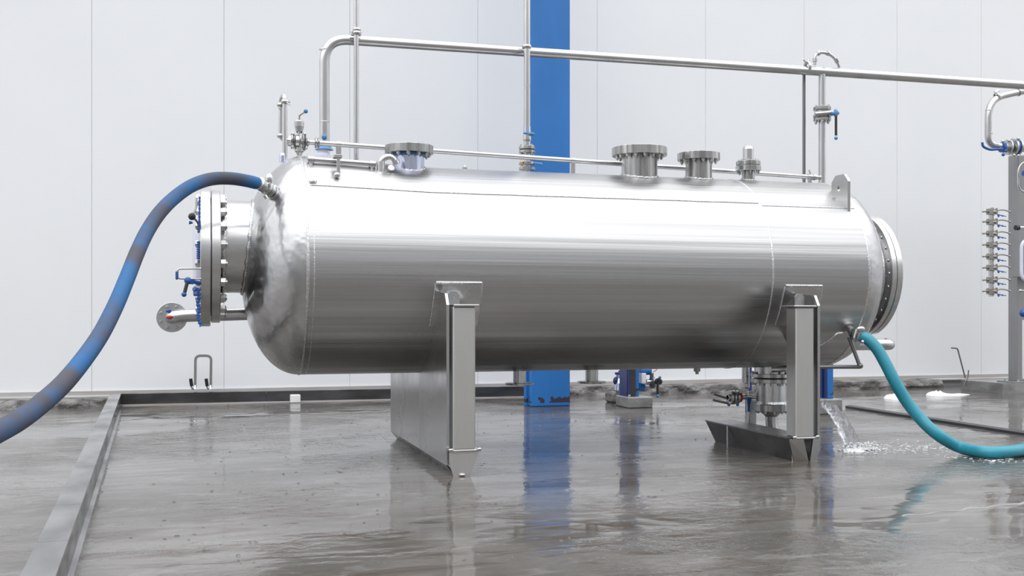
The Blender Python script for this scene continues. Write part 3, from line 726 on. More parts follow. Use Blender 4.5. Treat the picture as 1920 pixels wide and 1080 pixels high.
c0 = P(498, 352, 6.24); cdir = (P(511, 361, 6.3) - P(485, 344, 6.22)).normalized()
part('hose_ferrule', MB().lathe(c0 - cdir * .062, cdir, [(0, .037), (.002, .040), (.03, .040), (.032, .037), (.045, .040), (.075, .040), (.078, .034)], 28), 'steel', bh)
part('cam_coupling', MB().lathe(c0 + cdir * .018, cdir, [(0, .034), (.002, .042), (.018, .044), (.02, .034), (.03, .034), (.032, .045), (.045, .045), (.048, .034), (.10, .032)], 28).cyl(P(496, 366, 6.22), P(500, 372, 6.22), .012), 'steel', bh)
part('cam_lever', MB().sphere(P(505, 336, 6.22), .030, 12, 8, (.75, .5, 1.15)).cyl(P(506, 344, 6.2), P(507, 352, 6.2), .008), 'steel', bh)
th_ = [(1614, 630, 6.05), (1628, 637, 6.02), (1645, 655, 5.98), (1660, 681, 5.94), (1676, 712, 5.9), (1697, 748, 5.86), (1724, 783, 5.80), (1757, 814, 5.72)]
pp = [P(*q) for q in th_]
g1 = G(1800, 838.5, .050); g2 = G(1846, 848, .040); g3 = G(1885, 847.5, .040); g4 = G(1925, 842, .040); g5 = G(1990, 828, .040)
pp += [g1, g2, g3, g4, g5, G(2100, 810, .04)]
thh, _ = hose('drain_hose', pp, .0385, 'teal', 'bright teal ribbed hose curving from the right end of the tank onto the floor', (g3.x, g3.y, 0))
c0 = P(1612, 629, 6.05); cdir = (P(1622, 634, 6.02) - P(1596, 625, 6.15)).normalized()
part('pipe_stub', MB().cyl(P(1588, 623, 6.24), P(1606, 627, 6.08), .024, 20), 'steel', thh)
part('cam_coupling', MB().lathe(c0 - cdir * .06, cdir, [(0, .025), (.004, .040), (.02, .042), (.022, .030), (.032, .030), (.034, .046), (.05, .048), (.052, .041), (.085, .041)], 28), 'steel', thh)
part('cam_lever', MB().sphere(P(1614, 617, 6.02), .028, 12, 8, (1.2, .5, .7)).cyl(P(1606, 617, 6.0), P(1601, 634, 6.0), .008).sphere(P(1617, 641, 6.0), .013), 'bolt', thh)
# ============================================================ PIPEWORK
YT = 7.05
tp = thing('overhead_pipe', P(1240, 108, YT), 'long stainless pipe crossing the picture above the tank, elbow down at its left end', 'pipe')
part('pipe_run', MB().tube(fillet([P(608.5, 300, YT), P(608.5, 72, YT), P(2050, 168.5, YT)], .16, 14), .0335, 24), 'steel', tp)
for v in (229, 93):
    part('weld_seam', MB().lathe(P(608.5, v, YT), (0, 0, 1), [(-.004, .0335), (0, .0355), (.004, .0335)], 24, caps=False, sharp=False), 'weld', tp)
part('film_wrap', MB().lathe(P(606, 288, YT), (0, 0, 1), [(-.10, .052), (-.01, .052), (.0, .040), (.03, .038)], 24), 'wrap', tp, 'white plastic wrapped round the pipe foot')
part('film_wrap', MB().lathe(P(608, 281, YT), (0, 0, 1), [(0, .062), (.01, .052), (.03, .040), (.035, .035)], 14), 'ltblue', tp, 'ring of torn blue film')
part('sight_plug', MB().sphere(P(608, 257, YT - .035), .018), 'blueball', tp, 'blue round plug')
# right branch with valve and by-pass loop
bx_ = P(1541.5, 140, YT)
vb = part('branch_pipe', MB().cyl((bx_.x, YT, P(1541, 350, YT).z), (bx_.x, YT, P(1541, 128, YT).z), .0265, 24), 'steel', tp)
zb1 = P(1541, 208, YT).z
for v0, v1 in ((207, 201), (221, 215.5), (227, 221.5)):
    part('valve_flange', disc((bx_.x, YT, P(1541, v0, YT).z), (0, 0, 1), .066, P(1541, v1, YT).z - P(1541, v0, YT).z, .002, n=32), 'flange', vb)
part('valve_body', MB().lathe((bx_.x, YT, 0), (0, 0, 1), [(P(0 + 1541, 216, YT).z, .045), (P(1541, 207, YT).z, .045)], 28).cyl(P(1528, 214, YT - .05), P(1562, 210.5, YT - .09), .018, 14, .014), 'bolt', vb)
bolts(vb, (bx_.x, YT, P(1541, 227, YT).z), (0, 0, -1), .052, 6, .011, .014, .006)
bolts(vb, (bx_.x, YT, P(1541, 201, YT).z), (0, 0, 1), .052, 6, .011, .010, .004)
part('lever_hub', MB().cyl(P(1558, 213, YT - .09), P(1572, 212, YT - .09), .018, 14, .012).sphere(P(1567, 212, YT - .09), .024, sc=(.8, .7, 1.3)), 'ltblue', vb, 'light blue lever hub')
part('valve_lever', MB().cyl(P(1567.5, 216, YT - .09), P(1567.5, 254, YT - .09), .0095, 12), 'black', vb)
part('lever_knob', MB().sphere(P(1567.5, 259, YT - .09), .0135), 'ltblue', vb, 'light blue ball knob')
part('bypass_tube', MB().tube(fillet([P(1528, 122, YT), P(1528, 104, YT), P(1536, 98, YT), P(1550, 99, YT), P(1562, 106, YT), P(1570, 116, YT), P(1574, 127, YT)], .03, 4), .0115, 12), 'steel', vb)
for a in ((1528, 116, 1528, 110), (1533, 101, 1537, 98), (1567, 110, 1571, 117), (1550, 99, 1554, 101)):
    part('union_nut', MB().cyl(P(a[0], a[1], YT), P(a[2], a[3], YT), .018, 8), 'brass' if False else 'bolt', vb)
def clamp(parent, u, v, Y, r, d, wing=True):
    c = P(u, v, Y); o = part('pipe_clamp', MB().lathe(c - Vector(d).normalized() * .011, d, [(0, r), (0, r + .008), (.009, r + .011), (.013, r + .011), (.022, r + .008), (.022, r)], 28, caps=False), 'bolt', parent)
    return o
pd = (P(1300, 113, YT) - P(700, 72, YT)).normalized()
clamp(tp, 1514, 126, YT, .034, pd)
part('clamp_wing', MB().cyl(P(1513, 120, YT), P(1506, 111, YT - .02), .006, 8).cyl(P(1513, 120, YT), P(1517, 112, YT), .006, 8), 'bolt', tp)
# support tube under the clamp
s1 = thing('support_tube', P(1507.5, 340, 7.15), 'thin dark vertical support tube left of the valved branch pipe', 'pipe')
part('tube', MB().cyl((P(1507.5, 340, 7.12).x, 7.12, 1.62), (P(1507.5, 340, 7.12).x, 7.12, P(1507, 128, 7.12).z), .012, 14), 'darkst', s1)
clamp(s1, 1507.5, 137, 7.12, .012, (0, 0, 1))
# thin vertical pipe at 668
Y2 = 6.975
s2_ = thing('riser_pipe', P(668, 300, Y2), 'thin vertical steel riser left of the top flanges, rising out of frame', 'pipe')
xx = P(668, 200, Y2).x
part('tube', MB().cyl((xx, Y2, 1.72), (xx, Y2, 3.9), .0165, 18), 'steel', s2_)
clamp(s2_, 669, 62, Y2, .0165, (0, 0, 1)); clamp(s2_, 669, 56, Y2, .0165, (0, 0, 1))
part('clamp_band', MB().bbox(xx - .035, Y2 - .005, P(0 + 668, 66, Y2).z, xx + .035, Y2 + .03, P(668, 58, Y2).z, .003), 'steel', s2_)
# vertical pipe at 987 with valve and flanges
Y3 = 6.95; x3 = P(988, 200, Y3).x
s3 = thing('riser_pipe', (x3, Y3, P(988, 320, Y3).z), 'polished vertical pipe with flanges and small valves in front of the blue column edge', 'pipe')
z3 = lambda v: P(988, v, Y3).z
part('tube', MB().cyl((x3, Y3, z3(240)), (x3, Y3, 3.9), .0225, 22), 'steel', s3)
clamp(s3, 987.5, 88, Y3, .0225, (0, 0, 1))
part('film_wrap', MB().lathe((x3, Y3, 0), (0, 0, 1), [(z3(250), .025), (z3(248), .026), (z3(238), .025)], 20), 'film', s3, 'blue film sleeve')
part('film_knot', MB().sphere((x3 + .02, Y3 - .02, z3(252)), .028, sc=(1.1, .8, .45)).sphere((x3 - .01, Y3 - .02, z3(251)), .02, sc=(1.2, .8, .4)), 'ltblue', s3, 'blue film knot')
part('reducer', MB().lathe((x3, Y3, 0), (0, 0, 1), [(z3(276), .024), (z3(266), .024), (z3(262), .028), (z3(252), .028)], 24), 'steel', s3)
for v0, v1 in ((280.5, 275), (287, 282), (309, 304.5), (319, 314)):
    part('flange', disc((x3, Y3, z3(v0)), (0, 0, 1), .056, z3(v1) - z3(v0), .002, n=32), 'flange', s3)
part('gasket', MB().lathe((x3, Y3, 0), (0, 0, 1), [(z3(282), .045), (z3(280.5), .045)], 24), 'black', s3)
bolts(s3, (x3, Y3, z3(287)), (0, 0, -1), .044, 6, .008, .010, .004); bolts(s3, (x3, Y3, z3(275)), (0, 0, 1), .044, 6, .008, .010, .004)
part('tube', MB().cyl((x3, Y3, z3(335)), (x3, Y3, z3(287)), .021, 20), 'steel', s3)
part('test_cock', MB().tube(fillet([(x3 - .05, Y3 - .03, z3(306)), (x3 - .055, Y3 - .05, z3(304)), (x3 - .053, Y3 - .05, z3(314))], .01), .007, 8), 'brass', s3, 'small brass cock')
part('test_cock', MB().cyl((x3 + .02, Y3 - .03, z3(306)), (x3 + .085, Y3 - .05, z3(308.5)), .008, 10).sphere((x3 + .085, Y3 - .05, z3(309)), .012), 'blueball', s3, 'small blue handled cock')
# long slender pipe along the tank top
Y4 = 6.79
def pt4(u): 
    v = 267.5 + (u - 590) * (332.5 - 267.5) / (1530 - 590); return P(u, v, Y4)
s4 = thing('spray_pipe', pt4(1000), 'slender stainless pipe running along the top of the tank behind the flanged nozzles', 'pipe')
part('tube', MB().tube([pt4(u) for u in (593, 800, 1000, 1200, 1400, 1532)], .0165, 18), 'steel', s4)
for uu in (635, 1074, 1518):
    c = pt4(uu); dd = (pt4(1200) - pt4(700)).normalized()
    part('clip', MB().lathe(c - dd * .016, dd, [(0, .0165), (0, .020), (.032, .020), (.032, .0165)], 20, caps=False), 'bolt', s4)
    zt = TZ + math.sqrt(TR ** 2 - (Y4 - TY) ** 2) - .006
    part('stand', MB().bbox(c.x - .016, Y4 - .006, zt, c.x + .016, Y4 + .006, c.z - .014, .002), 'steel', s4)
    part('stand_foot', MB().bbox(c.x - .02, Y4 - .016, zt, c.x + .02, Y4 + .016, zt + .02, .004), 'weld', s4)
c = pt4(1528); part('end_union', MB().lathe(c, dd, [(-.02, .018), (-.018, .022), (.0, .022), (.002, .013), (.03, .013), (.032, .017), (.045, .017)], 16).cyl(c + Vector((-.03, 0, 0)), c + Vector((-.055, -.01, .05)), .006, 8), 'bolt', s4)
# valve group at its left end
dd = (pt4(1200) - pt4(700)).normalized(); cc = lambda u: pt4(u)
vg = part('sampling_valve', MB().lathe(cc(580), dd, [(-.11, .014), (.05, .0155)], 20), 'steel', s4)
def vdisc(u, r, w_, m='flange'):
    part('valve_disc', MB().lathe(cc(u) - dd * w_ / 2, dd, [(0, r * .7), (.001, r - .003), (.004, r), (w_ - .004, r), (w_ - .001, r - .003), (w_, r * .7)], 28), m, vg)
vdisc(541, .024, .016); vdisc(547, .052, .010); vdisc(550.5, .052, .008); vdisc(544, .034, .03, 'steel'); vdisc(557, .042, .030, 'bolt'); vdisc(562, .058, .014); vdisc(568, .060, .010); vdisc(572, .058, .009)
vdisc(577, .027, .016); vdisc(592, .034, .012); vdisc(597, .034, .014)
part('valve_bonnet', MB().lathe(cc(561) + Vector((0, 0, .05)), (0, 0, 1), [(0, .012), (.012, .022), (.045, .030), (.075, .031), (.082, .026)], 20), 'disc', vg)
part('valve_crank', MB().tube([cc(561) + Vector((0, 0, .125)), cc(561) + Vector((0, 0, .165)), cc(561) + Vector((.035, -.01, .19))], .007, 10), 'bolt', vg)
part('crank_knob', MB().sphere(cc(561) + Vector((.04, -.012, .192)), .014), 'blueball', vg, 'blue ball knob')
part('base_flange', MB().lathe((cc(561).x, Y4 - .03, 1.815), (0, 0, 1), [(0, .075), (.006, .075), (.008, .03), (.05, .022)], 24), 'flange', vg)
part('lower_boss', MB().lathe(cc(561) - Vector((0, .01, .06)), (0, 0, -1), [(-.02, .030), (.004, .030), (.012, .02), (.03, .014)], 16), 'bolt', vg)
for a, b in ((548, 40), (570, 45), (548, -40), (573, -42)):
    part('wing_nut', MB().sphere(cc(a) + Vector((0, -.03, b / 1000)), .011), 'bolt', vg)
# gooseneck vent
Y5 = 6.68
gv = thing('vent_pipe', (P(534, 300, Y5).x, Y5, 1.75), 'slim gooseneck vent pipe with clamps at the left end of the tank top', 'pipe')
part('tube', MB().tube(fillet([P(534, 302, Y5), P(534, 179, Y5), P(534, 179, Y5) + Vector((-.012, .05, 0)), P(527, 192, Y5 + .07), P(526.5, 196, Y5 + .07)], .05, 6), .0150, 16), 'steel', gv)
part('tube', MB().tube(fillet([P(527, 192, Y5 + .07), P(526.5, 261, Y5 + .07), P(545, 264, Y5 + .07)], .035, 6), .0140, 16), 'steel', gv)
for u, v, yy in ((534.5, 191, Y5), (527, 197, Y5 + .07), (527, 255, Y5 + .07)):
    cl = clamp(gv, u, v, yy, .015, (0, 0, 1))
part('clamp_wing', MB().cyl(P(537, 192, Y5 - .02), P(544, 197, Y5 - .03), .004, 8).cyl(P(540, 194, Y5 - .02), P(544, 190, Y5 - .03), .004, 8), 'bolt', gv)
part('clamp_wing', MB().cyl(P(520, 196, Y5 + .05), P(526, 196, Y5 + .05), .004, 8).tube([P(521, 204, Y5 + .05), P(523, 201, Y5 + .05), P(525, 205, Y5 + .05)], .004, 8), 'bolt', gv)
part('film_wrap', MB().lathe((P(530, 293, Y5).x, Y5, P(530, 298, Y5).z), (0, 0, 1), [(-.02, .022), (.02, .020), (.035, .017)], 12), 'film', gv, 'blue film at the foot')
# level-gauge bar with bracket, near side of the tank top
Y6 = 6.38
lb = thing('level_bar', P(640, 303, Y6), 'short horizontal steel bar with domed ends held by a bracket on the left tank top', 'bar')
part('tube', MB().cyl(P(588, 299, Y6), P(696, 307, Y6), .0155, 18), 'steel', lb)
for u, v in ((583, 299), (698, 307.5)):
    dd6 = (P(698, 307, Y6) - P(583, 299, Y6)).normalized()
    part('end_cap', MB().lathe(P(u, v, Y6) - dd6 * .022, dd6, [(0, .014), (.003, .021), (.04, .021), (.044, .014)], 20), 'bolt', lb)
    part('foot', MB().cyl(P(u, v + 3, Y6), (P(u, v, Y6).x, Y6, TZ + .60), .014, 12), 'steel', lb)
part('bracket', MB().bbox(P(631, 0, 6.28).x, 6.272, P(634, 326, 6.28).z, P(637.5, 0, 6.28).x, 6.284, P(634, 294, 6.28).z, .002).bbox(P(626, 0, 6.28).x, 6.26, P(634, 296, 6.28).z, P(641, 0, 6.28).x, 6.34, P(634, 290, 6.28).z, .002), 'bolt', lb)
part('bracket_foot', MB().sphere(P(632, 328, 6.24), .018, sc=(1.1, .8, .9)), 'weld', lb)
# curved elbow fitting beside first nozzle
Y7 = 6.36
cf = thing('elbow_fitting', P(714, 320, Y7), 'curved steel elbow fitting on the tank top just left of the first flanged nozzle', 'fitting')
part('socket', MB().cyl((P(714, 0, Y7).x, Y7, TZ + .55), P(714, 303, Y7), .024, 18), 'disc', cf)
part('bend', MB().tube(spline([P(713, 306, Y7), P(717, 299, Y7), P(727, 294, Y7), P(737, 297, Y7), P(744, 307, Y7)], 6), .018, 16), 'disc', cf)
part('collar', MB().lathe(P(743, 306, Y7), (.35, 0, -1), [(-.02, .018), (-.018, .023), (.004, .023), (.006, .012)], 16), 'bolt', cf)
part('washer', MB().lathe(P(733, 316, Y7 - .01), (0, -.9, .4), [(0, .021), (.006, .023), (.012, .018)], 20), 'steel', cf)
# ============================================================ right side machinery
YR = 9.99
pc = thing('concrete_plinth', (9.6, 10.3, 0), 'low grey concrete plinth under the grey column at the right edge', 'plinth')
part('block', MB().prism([(8.73, YR, 0), (8.73, YR, .118), (11.4, YR, .118), (11.4, YR, 0)], (-.03, .65, 0)), 'plinth', pc)
gc = thing('steel_column', (9.1, 10.1, .118), 'plain grey steel column on the low concrete plinth at the right edge', 'column')
part('shaft', MB().bbox(XY(1908) * 10.05, 10.05, .13, XY(1908) * 10.05 + .20, 10.20, P(1900, 289, 10.05).z, .004), 'graycol', gc)
part('base_plate', MB().bbox(8.90, 10.0, .118, 9.28, 10.28, .131, .003), 'graycol', gc)
bolts(gc, (9.09, 10.14, .131), (0, 0, 1), .155, 4, .014, .012, .01, ph=.5)
part('stub_bolt', MB().cyl((8.99, 10.06, 2.55), (8.95, 10.04, 2.55), .012), 'bolt', gc)
# sampling manifold of eight
YM = 9.9
mf = thing('valve_manifold', P(1857, 560, YM), 'vertical manifold with eight small needle valves in front of the right grey column', 'manifold')
part('manifold_pipe', MB().cyl(P(1857, 556, YM), P(1857, 392, YM), .020, 16).cyl(P(1862, 556, YM), P(1862, 392, YM), .007, 8), 'disc', mf)
def vm(mb, m): return mb.mesh('m', M[m])
k_ = YM / (CT - ST * (1857 - 960) / F) / F  # metres per pixel there
valve_me = MB().cyl((-16.5 * k_, 0, 0), (-5 * k_, 0, 0), .008, 8).sphere((-16 * k_, 0, 0), .013, 8, 6).cyl((-9 * k_, 0, 0), (-6 * k_, 0, 0), .018, 8).bbox(-6 * k_, -.03, -.035, 3 * k_, .03, .035, .006).cyl((4 * k_, 0, -.045), (4 * k_, 0, .045), .018, 8).cyl((7 * k_, 0, -.04), (7 * k_, 0, .03), .012, 8).cyl((3 * k_, 0, 0), (12 * k_, 0, .0), .022, 10).cyl((12.5 * k_, -.01, -.03), (12.5 * k_, -.01, .04), .013, 8).mesh('needle_valve', M['fitting'])
arm_me = MB().tube(spline([(12 * k_, 0, .005), (20 * k_, -.01, .022), (30 * k_, -.02, .02), (40 * k_, -.02, .006)], 5), .008, 8).sphere((41 * k_, -.02, .004), .013, 8, 6).mesh('outlet_tube', M['fitting'])
hd_me = MB().cyl((13 * k_, -.03, -.03), (14 * k_, -.035, -.06), .011, 8).cyl((14 * k_, -.03, -.035), (23 * k_, -.03, -.045), .006, 8).sphere((23 * k_, -.03, -.045), .010, 8, 6).cyl((23 * k_, -.03, -.045), (31 * k_, -.03, -.05), .005, 8).mesh('lever', M['bluepl'])
for v in (397, 416, 438, 459, 481, 502, 525, 546):
    q = P(1857, v, YM); o = at('needle_valve', valve_me, mf, q)
    for nm, me in (('outlet_tube', arm_me), ('valve_lever', hd_me)):
        s_ = bpy.data.objects.new(nm, me); col.objects.link(s_); s_.parent = o
# bent pipe and blue valve at upper right
YB = 9.75
bp_ = thing('bent_pipe', P(1860, 230, YB), 'polished C shaped bend with clamps above the grey column', 'pipe')
part('tube', MB().tube(fillet([P(1990, 158, YB), P(1912, 172, YB), P(1853, 186, YB), P(1853, 272, YB), P(1884, 275, YB)], .22, 12), .038, 22), 'steel', bp_)
for u, v, d in ((1869, 181, (1, 0, .18)), (1909, 172.5, (1, 0, .18))):
    c = clamp(bp_, u, v, YB, .038, d)
part('clamp_wing', MB().cyl(P(1866, 174, YB), P(1872, 170, YB), .02, 8), 'white', bp_, 'white cap')
for v in (207, 250):
    part('weld_seam', MB().lathe(P(1854, v, YB), (0, 0, 1), [(-.006, .038), (0, .041), (.006, .038)], 22, caps=False, sharp=False), 'weld', bp_)
bvv = thing('butterfly_valve', P(1893, 290, YB), 'blue and silver flanged valve on top of the right grey column', 'valve')
cx = lambda u: P(u, 276, YB)
for u0, u1, r, m in ((1877, 1882, .058, 'bluepl'), (1882, 1896, .050, 'bolt'), (1888, 1891, .085, 'bolt'), (1897, 1900, .098, 'disc'), (1901, 1906, .078, 'bluepl'), (1906, 1909, .092, 'bolt'), (1910, 1925, .05, 'white')):
    part('valve_ring', MB().lathe(cx(u0), (1, 0, 0), [(0, r - .004), (.002, r), (cx(u1).x - cx(u0).x - .002, r), (cx(u1).x - cx(u0).x, r - .004)], 28), m, bvv)
part('valve_lever', MB().tube(fillet([P(1880, 279, YB - .06), P(1856, 281, YB - .06), P(1843, 275, YB - .06), P(1841.5, 267, YB - .06)], .05), .014, 10), 'bluepl', bvv, 'blue bent lever')
for u, v in ((1880, 265), (1892, 264), (1909, 260), (1881, 290), (1901, 291), (1909, 292), (1886, 283)):
    part('clamp_nut', MB().sphere(P(u, v, YB - .07), .018), 'bluepl' if u in (1881, 1886) else 'bolt', bvv)
# equipment at the very right edge
eq = thing('control_stand', P(1935, 715, 9.7), 'black box, tubes and white pipe crowding the right edge of the picture', 'equipment')
part('back_box', MB().bbox(P(1909, 0, 9.9).x, 9.9, P(1910, 520, 9.9).z, P(1990, 0, 9.9).x, 10.0, P(1910, 290, 9.9).z, .01), 'graycol', eq)
part('looped_tube', MB().tube(fillet([P(1940, 360, 9.7), P(1909, 360, 9.7), P(1909, 305, 9.7), P(1945, 300, 9.7)], .12), .010, 10), 'steel', eq)
part('drain_tube', MB().tube(fillet([P(1950, 450, 9.6), P(1915, 450, 9.6), P(1915, 526, 9.6), P(1950, 528, 9.6)], .1), .018, 12), 'wrap', eq)
part('spigot', MB().cyl(P(1904, 427, 9.6), P(1910, 427, 9.6), .028, 14), 'black', eq, 'black spigot cap')
part('spigot_tube', MB().cyl(P(1909, 427, 9.6), P(1935, 427, 9.6), .018, 14), 'steel', eq)
part('nozzle_row', MB().cyl(P(1913, 545, 9.6), P(1935, 545, 9.6), .010, 8).sphere(P(1913, 545, 9.6), .018), 'bolt', eq)
part('valve_body', MB().sphere(P(1919, 587, 9.6), .045).cyl(P(1919, 325, 9.6), P(1932, 325, 9.6), .03), 'bluepl', eq, 'blue valve body')
part('leg', MB().cyl(P(1922, 710, 9.6) * 1, P(1922, 600, 9.6), .03, 12), 'white', eq)
# bent rod sticking up by the plinth
br = MB().tube(fillet([P(1810, 709, 10.55), P(1797, 660, 10.6), P(1795, 653, 10.6), P(1784, 652.5, 10.6)], .03), .009, 8)
solo('bent_rod', br, 'darkst', P(1810, 712, 10.6), 'thin grey hooked rod standing against the wall left of the plinth', 'rod')
solo('rebar_stub', MB().tube(fillet([P(1816, 694, 10.55), P(1815, 708, 10.55), P(1810, 716, 10.55), P(1808, 724, 10.55)], .03), .007, 8), 'darkst', P(1816, 705, 10.55), 'short kinked rod at the foot of the hooked rod', 'rod')
# ============================================================ short posts behind the tank
YQ = 9.45
xq0 = XY(1176) * YQ; xq1 = XY(1222) * YQ
solo('footing', MB().bbox(xq0, YQ - .03, 0, xq1, YQ + .3, .105, .008), 'plinth', ((xq0 + xq1) / 2, YQ + .1, 0), 'square concrete footing under the dark post behind the tank', 'footing')
solo('rubble_block', MB().bbox(XY(1147) * 10.0, 9.95, 0, XY(1166) * 10.0, 10.2, .11, .02), 'conc', (XY(1156) * 10, 10.05, 0), 'small dark concrete block left of the dark post footing', 'block')
dp = thing('equipment_post', (xq0 + .1, YQ + .1, .1), 'dark blue post on a concrete footing seen under the tank with pump gear', 'post')
part('web', MB().bbox(XY(1177) * 9.5, 9.5, .105, XY(1192.5) * 9.5, 9.52, 1.2, .003), 'blackp', dp)
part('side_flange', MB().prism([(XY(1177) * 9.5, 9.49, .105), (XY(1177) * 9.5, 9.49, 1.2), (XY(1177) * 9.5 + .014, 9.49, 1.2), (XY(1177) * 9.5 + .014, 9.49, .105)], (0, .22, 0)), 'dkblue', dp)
part('side_flange', MB().bbox(XY(1193) * 9.5, 9.55, .105, XY(1202) * 9.5, 9.65, 1.2, .003), 'bluecol', dp, 'brighter blue rear flange')
part('anchor_nut', MB().hexbolt((xq0 + .03, YQ + .02, .105), (0, 0, 1), .015, .02), 'bolt', dp)
YU = 9.9
pu = thing('pump_valve', P(1161, 745, YU), 'violet blue handwheel valve left of the dark post under the tank', 'valve')
part('body', MB().lathe(P(1163, 735, YU), (0, 0, 1), [(-.02, .035), (.02, .062), (.09, .055), (.14, .04), (.20, .045)], 20), 'film', pu)
part('handwheel', MB().lathe(P(1162, 703, YU), (0, 0, 1), [(0, .02), (.005, .05), (.025, .05), (.03, .015), (.045, .012)], 18), 'dkblue', pu)
part('side_port', MB().sphere(P(1155, 714, YU), .034, sc=(.9, .8, 1.2)), 'dkblue', pu)
pb = thing('pump_unit', P(1212, 745, 9.7), 'blue pump with white box and silver outlet right of the dark post under the tank', 'pump')
part('housing', MB().bbox(P(1196, 0, 9.75).x, 9.75, P(1196, 733, 9.75).z, P(1206, 0, 9.75).x, 9.85, P(1196, 695, 9.75).z, .01).bbox(P(1202, 0, 9.7).x, 9.7, P(1202, 733, 9.7).z, P(1211, 0, 9.7).x, 9.8, P(1202, 720, 9.7).z, .01), 'bluecol', pb)
part('motor', MB().cyl(P(1200, 694.5, 9.7), P(1219, 694.5, 9.7), .045, 18), 'bluecol', pb)
part('terminal_box', MB().bbox(P(1203, 0, 9.65).x, 9.65, P(1203, 719.5, 9.65).z, P(1212, 0, 9.65).x, 9.72, P(1203, 700, 9.65).z, .006), 'white', pb)
part('outlet', MB().cyl(P(1212, 716, 9.65), P(1226, 716, 9.65), .026, 18), 'steel', pb)
part('outlet_flange', MB().lathe(P(1220, 717, 9.65), (1, 0, 0), [(0, .05), (.008, .06), (.03, .06), (.034, .04)], 20).bbox(P(1219, 0, 9.64).x, 9.62, P(1219, 712, 9.6).z, P(1228, 0, 9.6).x, 9.66, P(1219, 698, 9.6).z, .015), 'darkst', pb)
part('valve_hub', MB().lathe(P(1233, 715, 9.6), (0, -1, 0), [(0, .03), (.01, .034), (.05, .030), (.055, .015)], 18), 'black', pb)
part('valve_lever', MB().cyl(P(1233, 718, 9.53), P(1233, 740, 9.53), .013, 10).cyl(P(1233, 712, 9.53), P(1237, 708, 9.53), .009), 'black', pb)
part('lever_knob', MB().sphere(P(1233, 742, 9.53), .017).sphere(P(1237.5, 707.5, 9.53), .014), 'blueball', pb)
part('red_tag', MB().tube([P(1225, 697, 9.6), P(1229, 695, 9.6), P(1232, 692, 9.6)], .004, 6), 'red', pb, 'thin red cable')
# right blue post on footing
YO = 8.35
xo0 = XY(1545) * YO; 
solo('footing', MB().bbox(XY(1535) * YO, YO, 0, XY(1580) * YO, YO + .25, .135, .008), 'plinth', (XY(1560) * YO, YO + .1, 0), 'wet concrete footing behind the right saddle', 'footing')
bp2 = thing('equipment_post', (XY(1557) * 8.42, 8.45, .135), 'bright blue post on a wet concrete footing behind the right saddle', 'post')
part('flange_face', MB().bbox(XY(1553) * 8.42, 8.42, .135, XY(1562.5) * 8.42, 8.44, 1.1, .003), 'bluecol', bp2)
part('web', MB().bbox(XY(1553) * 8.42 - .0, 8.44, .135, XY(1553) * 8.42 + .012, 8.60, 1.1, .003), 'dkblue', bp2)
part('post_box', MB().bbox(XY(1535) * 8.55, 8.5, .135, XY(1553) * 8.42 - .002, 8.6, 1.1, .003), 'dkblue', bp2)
bp3 = thing('equipment_post', (XY(1405) * 8.7, 8.7, 0), 'narrow blue post seen between the drain line and the strainer', 'post')
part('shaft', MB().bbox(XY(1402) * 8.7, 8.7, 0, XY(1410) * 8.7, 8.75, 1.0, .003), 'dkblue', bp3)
# ============================================================ small loose things
YH = 11.02
hk = thing('wall_bracket', P(378, 728, YH), 'arched flat bar steel hook frame with black rubber tips against the wall behind the curb', 'bracket')
def flatbar(pts, w_, t_, nrm):   # rectangular section swept in the XZ plane
    m_ = MB(); pts = [Vector(p) for p in pts]; vs_ = []; n = len(pts)
    for i, p in enumerate(pts):
        T = (pts[min(i + 1, n - 1)] - pts[max(i - 1, 0)]).normalized(); S = Vector(nrm).normalized(); Q = T.cross(S).normalized()
        for a, b in ((1, 1), (1, -1), (-1, -1), (-1, 1)): vs_.append(p + S * a * w_ / 2 + Q * b * t_ / 2)
    fs = [(i * 4 + k, i * 4 + (k + 1) % 4, (i + 1) * 4 + (k + 1) % 4, (i + 1) * 4 + k) for i in range(n - 1) for k in range(4)]
    fs += [(0, 1, 2, 3), (4 * n - 4, 4 * n - 3, 4 * n - 2, 4 * n - 1)]
    return m_.add(vs_, fs, False)
part('frame', flatbar(fillet([P(366, 726, YH), P(366.5, 667, YH), P(396, 667, YH), P(395, 726, YH)], .05, 5), .05, .026, (0, 1, 0)), 'plate', hk)
for u in (366, 395):
    part('hook', flatbar(fillet([P(u, 722, YH - .02), P(u - 1, 730, YH - .04), P(u - 6, 729, YH - .08), P(u - 9, 716, YH - .1)], .02, 4), .05, .014, (0, 1, 0)), 'plate', hk)
    part('rubber_tip', flatbar([P(u - 6.5, 724, YH - .09), P(u - 8.5, 710, YH - .11)], .055, .032, (0, 1, 0)), 'black', hk, 'black rubber tip')
solo('carton', MB().bbox(P(544, 0, 10.98).x, 10.95, 0, P(563, 0, 10.98).x, 11.02, .082, .006), 'card', (P(553, 0, 10.98).x, 10.98, 0), 'small crumpled white carton on the floor against the back curb', 'carton')
